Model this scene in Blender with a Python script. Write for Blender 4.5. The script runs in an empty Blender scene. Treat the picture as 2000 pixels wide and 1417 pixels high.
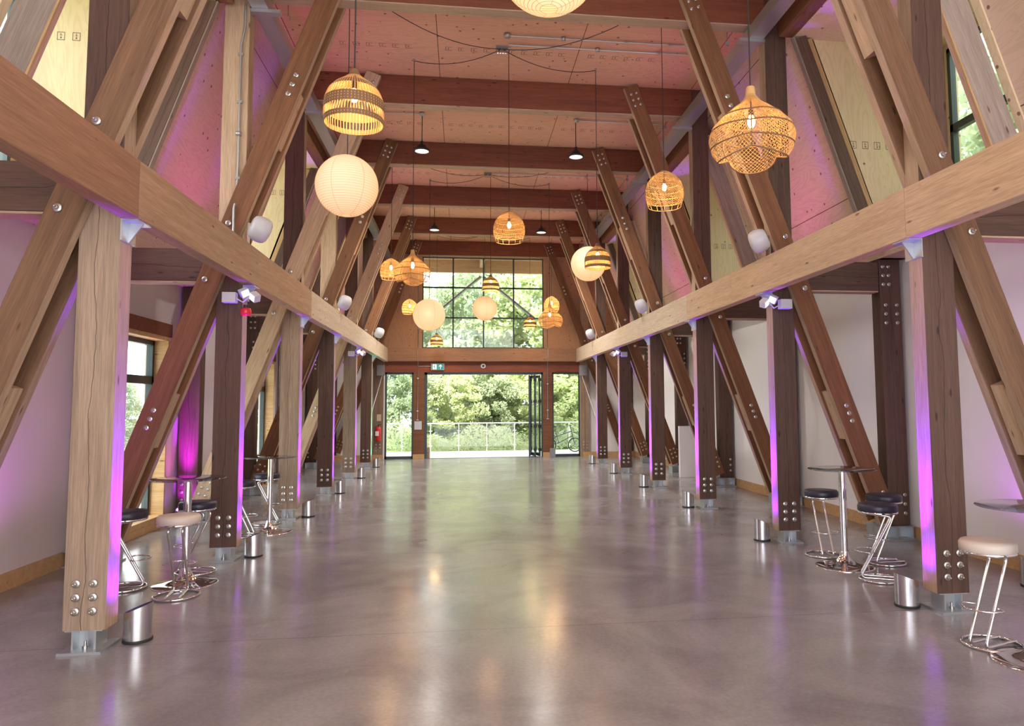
import bpy, math, random
import numpy as np
from mathutils import Vector, Matrix
PI = math.pi
random.seed(4)
scn = bpy.context.scene
COL = scn.collection

# ------------------------------------------------------------------ camera
cam_d = bpy.data.cameras.new('camera'); cam = bpy.data.objects.new('camera', cam_d); COL.objects.link(cam)
YAW, PITCH, ROLL = .1258, .0751, -.0064
fw = Vector((math.sin(YAW)*math.cos(PITCH), math.cos(YAW)*math.cos(PITCH), math.sin(PITCH)))
rt = Vector((math.cos(YAW), -math.sin(YAW), 0)); up = rt.cross(fw)
c_, s_ = math.cos(ROLL), math.sin(ROLL)
r2, u2 = c_*rt + s_*up, c_*up - s_*rt
M = Matrix((r2, u2, -fw)).transposed().to_4x4(); M.translation = (0, 0, 1.8)
cam.matrix_world = M
cam_d.sensor_fit = 'HORIZONTAL'; cam_d.sensor_width = 36
cam_d.lens = 1393.42*36/2000
cam_d.shift_x = (1000-1078.83)/2000; cam_d.shift_y = (684.09-708.5)/2000
cam_d.clip_end = 500
scn.camera = cam

# ------------------------------------------------------------------ world, exposure
vs = scn.view_settings
vs.view_transform = 'Standard'; vs.look = 'None'; vs.exposure = 0.3; vs.gamma = 1; vs.use_curve_mapping = False
cy = scn.cycles
cy.use_denoising = True; cy.max_bounces = 9; cy.diffuse_bounces = 5; cy.glossy_bounces = 4
cy.transmission_bounces = 4; cy.transparent_max_bounces = 10
cy.caustics_reflective = False; cy.caustics_refractive = False
cy.sample_clamp_indirect = 6; cy.use_light_tree = True
SKY = 4.2
w = bpy.data.worlds.new('overcast_sky'); scn.world = w; w.use_nodes = True
nt = w.node_tree; nt.nodes.clear()
_o = nt.nodes.new('ShaderNodeOutputWorld'); _b = nt.nodes.new('ShaderNodeBackground')
_t = nt.nodes.new('ShaderNodeTexCoord'); _n = nt.nodes.new('ShaderNodeTexNoise'); _r = nt.nodes.new('ShaderNodeValToRGB')
_n.inputs['Scale'].default_value = 2.2; _n.inputs['Detail'].default_value = 5
_r.color_ramp.elements[0].position = .35; _r.color_ramp.elements[0].color = (.72, .80, .95, 1)
_r.color_ramp.elements[1].position = .62; _r.color_ramp.elements[1].color = (1, 1, 1, 1)
nt.links.new(_t.outputs['Generated'], _n.inputs['Vector']); nt.links.new(_n.outputs['Fac'], _r.inputs['Fac'])
nt.links.new(_r.outputs['Color'], _b.inputs['Color']); _b.inputs['Strength'].default_value = SKY
nt.links.new(_b.outputs[0], _o.inputs[0])
sun_d = bpy.data.lights.new('hazy_sun', 'SUN'); sun = bpy.data.objects.new('hazy_sun', sun_d); COL.objects.link(sun)
sun_d.energy = 18; sun_d.angle = .25; sun_d.color = (1, .96, .88); sun.rotation_euler = Vector((.15, .55, -.82)).to_track_quat('-Z', 'Y').to_euler()

def area(name, loc, rot, sx, sy, e, col=(1, 1, 1)):
    d = bpy.data.lights.new(name, 'AREA'); d.shape = 'RECTANGLE'; d.size = sx; d.size_y = sy; d.energy = e; d.color = col
    o = bpy.data.objects.new(name, d); COL.objects.link(o); o.location = loc; o.rotation_euler = rot
    return o
# added area light at the open rear end, boosting daylight into the hall
area('daylight_rear_glazing', (.715, -3.9, 3.2), (PI/2+.4, 0, 0), 9, 6, 150, (.95, .97, 1))
for _k in (0, 2, 4):      # added area lights outside the left dormer windows, boosting their daylight
    area('daylight_left_dormer', (.715-6.25, 5.786+3.0914*(_k+.5), 5.4), (0, -PI/2, 0), 2.4, 2.4, 40, (1, .98, .95))

# ------------------------------------------------------------------ layout constants (metres, camera stands over the origin)
XC = .715
S = 3.0914; D0 = 5.786
FY = [D0+k*S for k in range(7)]          # front face of each timber frame
CI, CW, CD = 3.33, .30, .20              # column inner face from centre line, width, depth
WALL = 5.20                              # wall face from the centre line
YB, YG = -4.0, 24.5                      # open rear end, gable
ZT0, ZT1, ZC = 6.9, 7.4, 7.4
ORD = ['nearest', 'second', 'third', 'fourth', 'fifth', 'sixth', 'seventh']
SN = {1: 'right', -1: 'left'}
def X(s, d): return XC+s*d
def slope_x(z): return (4.577-XC)+(6.66-z)/2.92       # roof slope, from the centre line

# ------------------------------------------------------------------ materials
MATS = {}
def mat(name, base=(.5, .5, .5), rough=.5, metal=0, spec=.5, emis=None, es=0):
    m = bpy.data.materials.new(name); m.use_nodes = True
    b = m.node_tree.nodes['Principled BSDF']
    b.inputs['Base Color'].default_value = (*base, 1); b.inputs['Roughness'].default_value = rough
    b.inputs['Metallic'].default_value = metal; b.inputs['Specular IOR Level'].default_value = spec
    if emis: b.inputs['Emission Color'].default_value = (*emis, 1); b.inputs['Emission Strength'].default_value = es
    MATS[name] = m
    return m
def N(m, t, **kw):
    n = m.node_tree.nodes.new(t)
    for k, v in kw.items():
        if hasattr(n, k): setattr(n, k, v)
        else: n.inputs[k].default_value = v
    return n
def Lk(m, a, b): m.node_tree.links.new(a, b)
def ramp(m, pts):
    r = N(m, 'ShaderNodeValToRGB'); e = r.color_ramp.elements
    while len(e) < len(pts): e.new(.5)
    for i, (p, c) in enumerate(pts): e[i].position = p; e[i].color = (*c, 1) if len(c) == 3 else c
    return r
def mixc(m, mode='MIX', fac=.5):
    n = N(m, 'ShaderNodeMix'); n.data_type = 'RGBA'; n.blend_type = mode; n.inputs[0].default_value = fac
    return n
def wood(name, light, dark, knots=True, crack=False, var=.3, rough=.62, axis='X'):
    m = mat(name, light, rough, 0, .3); b = m.node_tree.nodes['Principled BSDF']
    tc = N(m, 'ShaderNodeTexCoord'); oi = N(m, 'ShaderNodeObjectInfo')
    add = N(m, 'ShaderNodeVectorMath', operation='ADD'); mul = N(m, 'ShaderNodeVectorMath', operation='SCALE')
    cmb = N(m, 'ShaderNodeCombineXYZ'); Lk(m, oi.outputs['Random'], cmb.inputs[0]); Lk(m, oi.outputs['Random'], cmb.inputs[1]); Lk(m, oi.outputs['Random'], cmb.inputs[2])
    Lk(m, cmb.outputs[0], mul.inputs[0]); mul.inputs['Scale'].default_value = 37
    Lk(m, tc.outputs['Object'], add.inputs[0]); Lk(m, mul.outputs[0], add.inputs[1])
    mp = N(m, 'ShaderNodeMapping'); k = {'X': (.35, 7, 7), 'Y': (7, .35, 7), 'Z': (7, 7, .35)}[axis]
    mp.inputs['Scale'].default_value = k; Lk(m, add.outputs[0], mp.inputs[0])
    n1 = N(m, 'ShaderNodeTexNoise', Scale=1.5, Detail=6, Roughness=.6, Distortion=1.2); Lk(m, mp.outputs[0], n1.inputs['Vector'])
    n2 = N(m, 'ShaderNodeTexNoise', Scale=14, Detail=3); Lk(m, mp.outputs[0], n2.inputs['Vector'])
    r1 = ramp(m, [(.28, dark), (.5, [(a+c)/2 for a, c in zip(light, dark)]), (.72, light)]); Lk(m, n1.outputs['Fac'], r1.inputs[0])
    r2_ = ramp(m, [(.35, (.78, .78, .78)), (.65, (1.08, 1.08, 1.08))]); Lk(m, n2.outputs['Fac'], r2_.inputs[0])
    mx = mixc(m, 'MULTIPLY', .8); Lk(m, r1.outputs[0], mx.inputs[6]); Lk(m, r2_.outputs[0], mx.inputs[7])
    out = mx.outputs[2]
    if knots:
        mk = N(m, 'ShaderNodeMapping'); kk = {'X': (.9, 3.2, 3.2), 'Y': (3.2, .9, 3.2), 'Z': (3.2, 3.2, .9)}[axis]
        mk.inputs['Scale'].default_value = kk; Lk(m, add.outputs[0], mk.inputs[0])
        vo = N(m, 'ShaderNodeTexVoronoi', Scale=2.5); Lk(m, mk.outputs[0], vo.inputs['Vector'])
        rk = ramp(m, [(.05, (.30, .2, .15)), (.12, (1, 1, 1))]); Lk(m, vo.outputs['Distance'], rk.inputs[0])
        m2 = mixc(m, 'MULTIPLY', .9); Lk(m, out, m2.inputs[6]); Lk(m, rk.outputs[0], m2.inputs[7]); out = m2.outputs[2]
    if crack:
        sp = N(m, 'ShaderNodeSeparateXYZ'); Lk(m, tc.outputs['Object'], sp.inputs[0])
        nz = N(m, 'ShaderNodeTexNoise', Scale=1.6, Detail=4); nz.noise_dimensions = '1D'
        aw = N(m, 'ShaderNodeMath', operation='ADD'); Lk(m, sp.outputs['X'], aw.inputs[0]); Lk(m, mul.outputs[0], aw.inputs[1]); Lk(m, aw.outputs[0], nz.inputs['W'])
        ma = N(m, 'ShaderNodeMath', operation='MULTIPLY_ADD'); Lk(m, nz.outputs['Fac'], ma.inputs[0]); ma.inputs[1].default_value = .09; Lk(m, sp.outputs['Y'], ma.inputs[2])
        su = N(m, 'ShaderNodeMath', operation='SUBTRACT'); Lk(m, ma.outputs[0], su.inputs[0]); su.inputs[1].default_value = .035
        ab = N(m, 'ShaderNodeMath', operation='ABSOLUTE'); Lk(m, su.outputs[0], ab.inputs[0])
        rc = ramp(m, [(.0016, (.12, .08, .06)), (.0035, (1, 1, 1))]); Lk(m, ab.outputs[0], rc.inputs[0])
        m3 = mixc(m, 'MULTIPLY', 1); Lk(m, out, m3.inputs[6]); Lk(m, rc.outputs[0], m3.inputs[7]); out = m3.outputs[2]
    mr = N(m, 'ShaderNodeMapRange'); Lk(m, oi.outputs['Random'], mr.inputs[0]); mr.inputs[3].default_value = 1-var; mr.inputs[4].default_value = 1+var*.7
    sc = N(m, 'ShaderNodeVectorMath', operation='SCALE'); Lk(m, out, sc.inputs[0]); Lk(m, mr.outputs[0], sc.inputs['Scale'])
    Lk(m, sc.outputs[0], b.inputs['Base Color'])
    bp = N(m, 'ShaderNodeBump', Strength=.25, Distance=.01); Lk(m, n2.outputs['Fac'], bp.inputs['Height']); Lk(m, bp.outputs[0], b.inputs['Normal'])
    return m
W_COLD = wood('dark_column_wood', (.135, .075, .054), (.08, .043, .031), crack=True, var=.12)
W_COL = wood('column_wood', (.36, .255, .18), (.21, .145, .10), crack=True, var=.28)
W_BRACE = wood('brace_wood', (.25, .108, .049), (.145, .06, .028), var=.2)
W_BRACEM = wood('brown_brace_wood', (.225, .12, .065), (.13, .066, .036), var=.05)
W_TIE = wood('tie_wood', (.24, .075, .040), (.155, .044, .024), var=.12)
W_BEAM = wood('glulam_wood', (.62, .45, .30), (.47, .32, .205), var=.08)
W_BEAMM = wood('mid_glulam_wood', (.46, .30, .19), (.34, .205, .125), var=.03)
W_BEAML = wood('orange_glulam_wood', (.37, .205, .125), (.26, .135, .08), var=.03)
W_BEAMP = wood('pale_sawn_glulam_wood', (.64, .52, .40), (.50, .39, .28), var=.04)
W_EDGE = wood('planed_edge_wood', (.52, .37, .26), (.40, .27, .18), var=.1)  # pale edge and inner faces: bounced daylight put into the wood colour
W_TRIM = wood('pine_wood', (.62, .40, .20), (.48, .28, .13), var=.1)
W_GREY = wood('weathered_wood', (.40, .32, .27), (.26, .20, .165), var=.15)
W_GABLE = wood('gable_ledge_wood', (.33, .185, .108), (.25, .13, .075), var=.08)

def ply(name, light, dark, axis, joints=None):
    """plywood: sweeping face-veneer grain, small dark fixings and a few panel joints (axis = grain direction, joints = (axis, spacing, offset))"""
    m = mat(name, light, .7, 0, .25); b = m.node_tree.nodes['Principled BSDF']
    tc = N(m, 'ShaderNodeTexCoord')
    mp = N(m, 'ShaderNodeMapping'); mp.inputs['Scale'].default_value = {'X': (.5, 3, 3), 'Y': (3, .5, 3), 'Z': (3, 3, .5)}[axis]
    Lk(m, tc.outputs['Object'], mp.inputs[0])
    n0 = N(m, 'ShaderNodeTexNoise', Scale=.9, Detail=2, Distortion=2.5); Lk(m, mp.outputs[0], n0.inputs['Vector'])
    wv = N(m, 'ShaderNodeMath', operation='MULTIPLY'); Lk(m, n0.outputs['Fac'], wv.inputs[0]); wv.inputs[1].default_value = 60
    sn = N(m, 'ShaderNodeMath', operation='SINE'); Lk(m, wv.outputs[0], sn.inputs[0])
    r1 = ramp(m, [(0, dark), (.55, light)])
    mr = N(m, 'ShaderNodeMapRange'); mr.inputs[1].default_value = -1; Lk(m, sn.outputs[0], mr.inputs[0]); mr.inputs[3].default_value = .25; mr.inputs[4].default_value = .8
    Lk(m, mr.outputs[0], r1.inputs[0])
    vo = N(m, 'ShaderNodeTexVoronoi', Scale=5.2, Randomness=.9); Lk(m, tc.outputs['Object'], vo.inputs['Vector'])
    rk = ramp(m, [(.085, (.22, .15, .11)), (.12, (1, 1, 1))]); Lk(m, vo.outputs['Distance'], rk.inputs[0])
    mx = mixc(m, 'MULTIPLY', .85); Lk(m, r1.outputs[0], mx.inputs[6]); Lk(m, rk.outputs[0], mx.inputs[7]); out = mx.outputs[2]
    for ax, spc, off in (joints or []):
        sp = N(m, 'ShaderNodeSeparateXYZ'); Lk(m, tc.outputs['Object'], sp.inputs[0])
        a = N(m, 'ShaderNodeMath', operation='ADD'); Lk(m, sp.outputs[ax], a.inputs[0]); a.inputs[1].default_value = 100*spc-off
        mo = N(m, 'ShaderNodeMath', operation='MODULO'); Lk(m, a.outputs[0], mo.inputs[0]); mo.inputs[1].default_value = spc
        rj = ramp(m, [(0, (.25, .17, .12)), (.008, (1, 1, 1))]); rj.color_ramp.interpolation = 'CONSTANT'; Lk(m, mo.outputs[0], rj.inputs[0])
        m3 = mixc(m, 'MULTIPLY', 1); Lk(m, out, m3.inputs[6]); Lk(m, rj.outputs[0], m3.inputs[7]); out = m3.outputs[2]
    Lk(m, out, b.inputs['Base Color'])
    return m
P_CEIL = ply('ceiling_plywood', (.78, .46, .31), (.64, .355, .23), 'X', [('X', 2.22, -.4)])
P_SLOPE = ply('slope_plywood', (.60, .45, .34), (.50, .36, .26), 'Y', [('Z', 2.4, .88)])
P_CHEEK = ply('cheek_plywood', (.68, .54, .36), (.58, .44, .27), 'Z')
P_GABLE = ply('gable_plywood', (.44, .25, .15), (.36, .195, .115), 'Z')
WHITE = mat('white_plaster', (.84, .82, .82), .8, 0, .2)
WHITEL = mat('mauve_white_plaster', (.62, .54, .55), .8, 0, .2)  # left wall's shade and purple light put into the plaster colour
DARKM = mat('dark_green_grey_metal', (.035, .048, .05), .4, .2)
GALV = mat('galvanised_steel', (.50, .52, .54), .38, .85)
STEEL = mat('brushed_steel', (.62, .60, .60), .22, 1)
CHROME = mat('chrome', (.78, .77, .78), .07, 1)
BOLT = mat('zinc_bolt', (.55, .53, .50), .3, .9)
BLACK = mat('black_rubber', (.012, .012, .014), .6)
VINYLB = mat('black_vinyl', (.022, .018, .035), .38)
VINYLW = mat('cream_vinyl', (.60, .50, .43), .45)
CORD = mat('black_cord', (.015, .013, .012), .6)
WPLAST = mat('white_plastic', (.52, .50, .53), .4)
GREYP = mat('grey_plastic', (.24, .24, .26), .5)
REDP = mat('red_plastic', (.65, .02, .03), .25)
LENSG = mat('frosted_lens', (.8, .8, .8), .4, 0, .5, (1, .97, .93), .75)
PAPERN = mat('notice_paper', (.55, .56, .62), .6)
SIGNG = mat('sign_green', (.01, .22, .21), .4, 0, .5, (.02, .30, .28), .35)
SIGNW = mat('sign_white', (.8, .85, .85), .4, 0, .5, (.9, 1, 1), .45)
INK = mat('stamp_ink', (.16, .11, .10), .8)
BULB = mat('warm_filament_bulb', (1, .8, .5), .3, 0, .5, (1, .62, .22), 22)
LEDP = mat('purple_lamp_lens', (.3, .1, .6), .3, 0, .5, (.45, .12, 1), 6)
LEDG = mat('green_lamp_lens', (.2, .6, .4), .3, 0, .5, (.15, 1, .5), 4)

def glass(name, tint, gl):
    m = bpy.data.materials.new(name); m.use_nodes = True; t = m.node_tree; t.nodes.clear()
    o = N(m, 'ShaderNodeOutputMaterial'); tr = N(m, 'ShaderNodeBsdfTransparent'); g = N(m, 'ShaderNodeBsdfGlossy'); mx = N(m, 'ShaderNodeMixShader'); f = N(m, 'ShaderNodeFresnel', IOR=1.5); ge = N(m, 'ShaderNodeNewGeometry'); io = N(m, 'ShaderNodeMapRange'); io.inputs[3].default_value = 1.5; io.inputs[4].default_value = 1/1.5; Lk(m, ge.outputs['Backfacing'], io.inputs[0]); Lk(m, io.outputs[0], f.inputs['IOR'])
    tr.inputs[0].default_value = (*tint, 1); g.inputs['Roughness'].default_value = .02
    k = N(m, 'ShaderNodeMath', operation='MULTIPLY'); Lk(m, f.outputs[0], k.inputs[0]); k.inputs[1].default_value = gl
    Lk(m, k.outputs[0], mx.inputs[0]); Lk(m, tr.outputs[0], mx.inputs[1]); Lk(m, g.outputs[0], mx.inputs[2]); Lk(m, mx.outputs[0], o.inputs[0])
    return m
GLASS = glass('window_glass', (.93, .97, .95), 1)
TGLASS = glass('table_glass', (.62, .66, .68), 1.6)
def translucent(name, col, tcol, fac):
    m = bpy.data.materials.new(name); m.use_nodes = True; t = m.node_tree; t.nodes.clear()
    o = N(m, 'ShaderNodeOutputMaterial'); d = N(m, 'ShaderNodeBsdfDiffuse'); tr = N(m, 'ShaderNodeBsdfTranslucent'); mx = N(m, 'ShaderNodeMixShader')
    d.inputs[0].default_value = (*col, 1); tr.inputs[0].default_value = (*tcol, 1); mx.inputs[0].default_value = fac
    Lk(m, d.outputs[0], mx.inputs[1]); Lk(m, tr.outputs[0], mx.inputs[2]); Lk(m, mx.outputs[0], o.inputs[0])
    return m
PAPER = translucent('lantern_paper', (.80, .75, .71), (.94, .80, .62), .42)
WICK = translucent('rattan', (.66, .42, .18), (.8, .5, .22), .25)
WICKD = mat('dark_rattan', (.17, .085, .036), .7)
LEAFS = []
for nm_, a, b_ in (('leaf_mid_green', (.33, .39, .25), (.46, .52, .33)), ('leaf_lime_green', (.47, .53, .30), (.62, .68, .39)), ('leaf_grey_green', (.31, .36, .27), (.42, .47, .34))):
    m = translucent(nm_, a, b_, .4)
    oi = N(m, 'ShaderNodeTexCoord'); n1 = N(m, 'ShaderNodeTexNoise', Scale=1.1, Detail=3); Lk(m, oi.outputs['Object'], n1.inputs['Vector'])
    r = ramp(m, [(.35, [c*.62 for c in a]), (.65, [min(1, c*1.35) for c in a])]); Lk(m, n1.outputs['Fac'], r.inputs[0])
    Lk(m, r.outputs[0], [n for n in m.node_tree.nodes if n.type == 'BSDF_DIFFUSE'][0].inputs[0]); [n for n in m.node_tree.nodes if n.type == 'MIX_SHADER'][0].inputs[0].default_value = .5
    LEAFS.append(m)
GRASSM = translucent('meadow_green', (.58, .60, .38), (.7, .74, .46), .4)
TRUNKM = mat('bark', (.20, .17, .14), .9)
RAILM = mat('satin_steel', (.80, .80, .80), .45, .25)
DECKM = mat('pale_paving', (.62, .60, .60), .8)
TURF = mat('turf', (.24, .33, .12), .9)

# polished concrete
CONC = mat('polished_concrete', (.3, .28, .27), .2, 0, .9)
m = CONC; b = m.node_tree.nodes['Principled BSDF']; tc = N(m, 'ShaderNodeTexCoord')
n1 = N(m, 'ShaderNodeTexNoise', Scale=.9, Detail=7, Roughness=.62, Distortion=.8); Lk(m, tc.outputs['Object'], n1.inputs['Vector'])
r = ramp(m, [(.3, (.185, .172, .180)), (.5, (.255, .240, .248)), (.72, (.335, .318, .326))]); Lk(m, n1.outputs['Fac'], r.inputs[0])
n2 = N(m, 'ShaderNodeTexNoise', Scale=34, Detail=4); Lk(m, tc.outputs['Object'], n2.inputs['Vector'])
r2_ = ramp(m, [(.3, (.9, .9, .9)), (.7, (1.06, 1.06, 1.06))]); Lk(m, n2.outputs['Fac'], r2_.inputs[0])
mx = mixc(m, 'MULTIPLY', 1); Lk(m, r.outputs[0], mx.inputs[6]); Lk(m, r2_.outputs[0], mx.inputs[7])
sp = N(m, 'ShaderNodeSeparateXYZ'); Lk(m, tc.outputs['Object'], sp.inputs[0])
a_ = N(m, 'ShaderNodeMath', operation='ADD'); Lk(m, sp.outputs['Y'], a_.inputs[0]); a_.inputs[1].default_value = 20*S-(D0+.12)
mo = N(m, 'ShaderNodeMath', operation='MODULO'); Lk(m, a_.outputs[0], mo.inputs[0]); mo.inputs[1].default_value = S
rj = ramp(m, [(0, (.55, .52, .5)), (.006, (1, 1, 1))]); rj.color_ramp.interpolation = 'CONSTANT'; Lk(m, mo.outputs[0], rj.inputs[0])
m3 = mixc(m, 'MULTIPLY', 1); Lk(m, mx.outputs[2], m3.inputs[6]); Lk(m, rj.outputs[0], m3.inputs[7]); Lk(m, m3.outputs[2], b.inputs['Base Color'])
rr = ramp(m, [(.3, (.14, .14, .14)), (.7, (.26, .26, .26))]); n3 = N(m, 'ShaderNodeTexNoise', Scale=1.1, Detail=4, Roughness=.55); Lk(m, tc.outputs['Object'], n3.inputs['Vector'])
Lk(m, n3.outputs['Fac'], rr.inputs[0]); Lk(m, rr.outputs[0], b.inputs['Roughness'])
bp = N(m, 'ShaderNodeBump', Strength=.03, Distance=.02); n4 = N(m, 'ShaderNodeTexNoise', Scale=5, Detail=3); Lk(m, tc.outputs['Object'], n4.inputs['Vector']); Lk(m, n4.outputs['Fac'], bp.inputs['Height']); Lk(m, bp.outputs[0], b.inputs['Normal'])

# ------------------------------------------------------------------ mesh helpers
class MB:
    def __init__(s): s.v = []; s.f = []; s.m = []; s.sm = []
    def add(s, vs_, fs, mi=0, smooth=False):
        o = len(s.v); s.v += [tuple(p) for p in vs_]
        for f in fs: s.f.append(tuple(i+o for i in f)); s.m.append(mi); s.sm.append(smooth)
        return s
    def hexa(s, p, mi=0):   # 8 corners: bottom 4 then top 4
        return s.add(p, [(3, 2, 1, 0), (4, 5, 6, 7), (0, 1, 5, 4), (1, 2, 6, 5), (2, 3, 7, 6), (3, 0, 4, 7)], mi)
    def box(s, a, b, mi=0):
        x0, x1 = sorted((a[0], b[0])); y0, y1 = sorted((a[1], b[1])); z0, z1 = sorted((a[2], b[2]))
        return s.hexa([(x0, y0, z0), (x1, y0, z0), (x1, y1, z0), (x0, y1, z0), (x0, y0, z1), (x1, y0, z1), (x1, y1, z1), (x0, y1, z1)], mi)
    def tube(s, pts, r, seg=8, closed=False, mi=0, cap=True, r1=None):
        pts = [Vector(p) for p in pts]; n = len(pts); rings = []; prev = None
        for i, p in enumerate(pts):
            if closed: t = (pts[(i+1) % n]-pts[i-1])
            else: t = pts[min(i+1, n-1)]-pts[max(i-1, 0)]
            t.normalize()
            if prev is None:
                a = Vector((0, 0, 1)) if abs(t.z) < .9 else Vector((1, 0, 0)); u_ = t.cross(a).normalized()
            else: u_ = (prev-t*prev.dot(t)).normalized()
            prev = u_; v_ = t.cross(u_); rad = r if r1 is None else r+(r1-r)*i/(n-1)
            rings.append([p+rad*(math.cos(2*PI*k/seg)*u_+math.sin(2*PI*k/seg)*v_) for k in range(seg)])
        vs_ = [q for g in rings for q in g]; fs = []
        for i in range(n if closed else n-1):
            j = (i+1) % n
            for k in range(seg): fs.append((i*seg+k, i*seg+(k+1) % seg, j*seg+(k+1) % seg, j*seg+k))
        s.add(vs_, fs, mi, True)
        if cap and not closed: s.add(rings[0], [tuple(range(seg))[::-1]], mi); s.add(rings[-1], [tuple(range(seg))], mi)
        return s
    def cyl(s, p0, p1, r, seg=16, mi=0): return s.tube([p0, p1], r, seg, False, mi)
    def lathe(s, prof, seg=32, c=(0, 0, 0), mi=0, smooth=True):
        vs_ = []; fs = []; n = len(prof)
        for (r, z) in prof:
            for k in range(seg): vs_.append((c[0]+r*math.cos(2*PI*k/seg), c[1]+r*math.sin(2*PI*k/seg), c[2]+z))
        for i in range(n-1):
            for k in range(seg): fs.append((i*seg+k, i*seg+(k+1) % seg, (i+1)*seg+(k+1) % seg, (i+1)*seg+k))
        return s.add(vs_, fs, mi, smooth)
    def disc(s, c, r, seg=24, mi=0, upw=True):
        vs_ = [(c[0]+r*math.cos(2*PI*k/seg), c[1]+r*math.sin(2*PI*k/seg), c[2]) for k in range(seg)]
        f = tuple(range(seg)); return s.add(vs_, [f if upw else f[::-1]], mi)
    def mesh(s, name, mats, loc=(0, 0, 0)):
        me = bpy.data.meshes.new(name); L = Vector(loc)
        me.from_pydata([tuple(Vector(p)-L) for p in s.v], [], s.f)
        for m_ in (mats if isinstance(mats, (list, tuple)) else [mats]): me.materials.append(m_)
        me.polygons.foreach_set('material_index', s.m); me.polygons.foreach_set('use_smooth', s.sm); me.update()
        return me
    def build(s, name, mats, parent=None, loc=None):
        """mesh made in world coordinates; origin at parent's base or at loc"""
        pl = Vector((0, 0, 0))
        if parent:
            q = parent
            while q: pl = pl+q.location; q = q.parent
        if loc is None: loc = tuple(pl)
        o = bpy.data.objects.new(name, s.mesh(name, mats, loc)); COL.objects.link(o); o.location = Vector(loc)-pl
        if parent: o.parent = parent
        return o
def tag(o, label=None, cat=None, group=None, kind=None):
    for k, v in (('label', label), ('category', cat), ('group', group), ('kind', kind)):
        if v: o[k] = v
    return o
def empty(name, loc, label, cat, group=None, rz=0):
    o = bpy.data.objects.new(name, None); COL.objects.link(o); o.location = loc; o.rotation_euler = (0, 0, rz); o.empty_display_size = .1
    return tag(o, label, cat, group)
def struct(o): o['kind'] = 'structure'; return o
def copy_tree(o, parent=None):
    c = o.copy(); COL.objects.link(c); c.parent = parent
    for ch in list(o.children): copy_tree(ch, c)
    return c
def timber(name, p0, p1, wdt, thk, material, parent=None, wdir=(1, 0, 0), ch=.006, edge=None):
    """a squared timber from p0 to p1: local X along it, local Y its width (near wdir), local Z its thickness"""
    p0, p1 = Vector(p0), Vector(p1); L = (p1-p0).length; ax = (p1-p0)/L
    wy = Vector(wdir); wy = (wy-ax*wy.dot(ax)).normalized(); wz = ax.cross(wy)
    a, b = wdt/2, thk/2
    pr = [(-a+ch, -b), (a-ch, -b), (a, -b+ch), (a, b-ch), (a-ch, b), (-a+ch, b), (-a, b-ch), (-a, -b+ch)]
    m_ = MB(); vs_ = [(x, y, z) for x in (0, L) for (y, z) in pr]
    m_.add(vs_, [tuple(range(8))[::-1], tuple(range(8, 16))]+[(i, (i+1) % 8, (i+1) % 8+8, i+8) for i in range(8)])
    if edge: m_.m[2+2] = 1; m_.m[2+6] = 1      # paler narrow edges, bounced light put into their colour
    o = bpy.data.objects.new(name, m_.mesh(name, [material, edge] if edge else material)); COL.objects.link(o)
    mw = Matrix((ax, wy, wz)).transposed().to_4x4(); mw.translation = p0
    if parent:
        pl = Vector((0, 0, 0)); q = parent
        while q: pl = pl+q.location; q = q.parent
        mw.translation = p0-pl; o.parent = parent
    o.matrix_local = mw
    return o
_b = MB().lathe([(.0, .012), (.022, .012), (.024, .01), (.024, 0)], 14); _b.lathe([(0, .028), (.011, .028), (.013, .025), (.013, .012)], 6, smooth=False); _b.lathe([(0, .046), (.006, .045), (.0065, .028)], 8)
BOLTMESH = _b.mesh('bolt', BOLT)
def bolt(parent, p, facing=(0, -1, 0), sc=1):
    o = bpy.data.objects.new('bolt', BOLTMESH); COL.objects.link(o); o.parent = parent
    pl = Vector((0, 0, 0)); q = parent
    rot_par = Matrix.Identity(3)
    pw = Matrix.Identity(4); chain = []
    while q: chain.append(q); q = q.parent
    for q in reversed(chain): pw = pw @ Matrix.LocRotScale(q.location, q.rotation_euler if q.rotation_mode != 'QUATERNION' else q.rotation_quaternion, q.scale)
    z = Vector(facing).normalized(); mw = z.to_track_quat('Z', 'Y').to_matrix().to_4x4() @ Matrix.Scale(sc, 4); mw.translation = Vector(p)
    o.matrix_local = pw.inverted() @ mw
    return o

# ------------------------------------------------------------------ room shell
fl = MB(); fl.box((X(-1, WALL+.2), YB, -.2), (X(1, WALL+.2), YG+.35, 0)); struct(fl.build('floor', CONC))
# ceiling
cx_ = slope_x(ZC); ce = MB(); ce.box((X(-1, cx_), YB, ZC), (X(1, cx_), YG+.2, ZC+.1))
for k in range(1, 6):      # rows of small printed panel stamps
    for x in [-.28+.2*i for i in range(10)]+[2.0+.2*i for i in range(6)]+[-1.9+.2*i for i in range(6)]:
        yy = FY[k]+2.05
        for q0, q1, r0, r1 in ((0, .1, 0, .008), (0, .1, .10, .108), (.04, .052, .03, .08), (.0, .008, 0, .10)): ce.box((x+q0, yy+r0, ZC-.001), (x+q1, yy+r1, ZC), 1)
struct(ce.build('ceiling', [P_CEIL, INK]))
ZE = 3.72                                    # aisle ceiling height
DORM = [(FY[0]+.32, FY[1]-.10), (FY[2]+.32, FY[3]-.10), (FY[4]+.32, FY[5]-.10)]
SOLID = [(YB, DORM[0][0]), (DORM[0][1], DORM[1][0]), (DORM[1][1], DORM[2][0]), (DORM[2][1], YG+.2)]
DX, DZ = 5.88, 6.68                          # dormer window plane from the centre line, dormer ceiling height
LWIN = [(9.35, 11.55), (15.6, 17.75)]        # left wall windows (y range)
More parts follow.
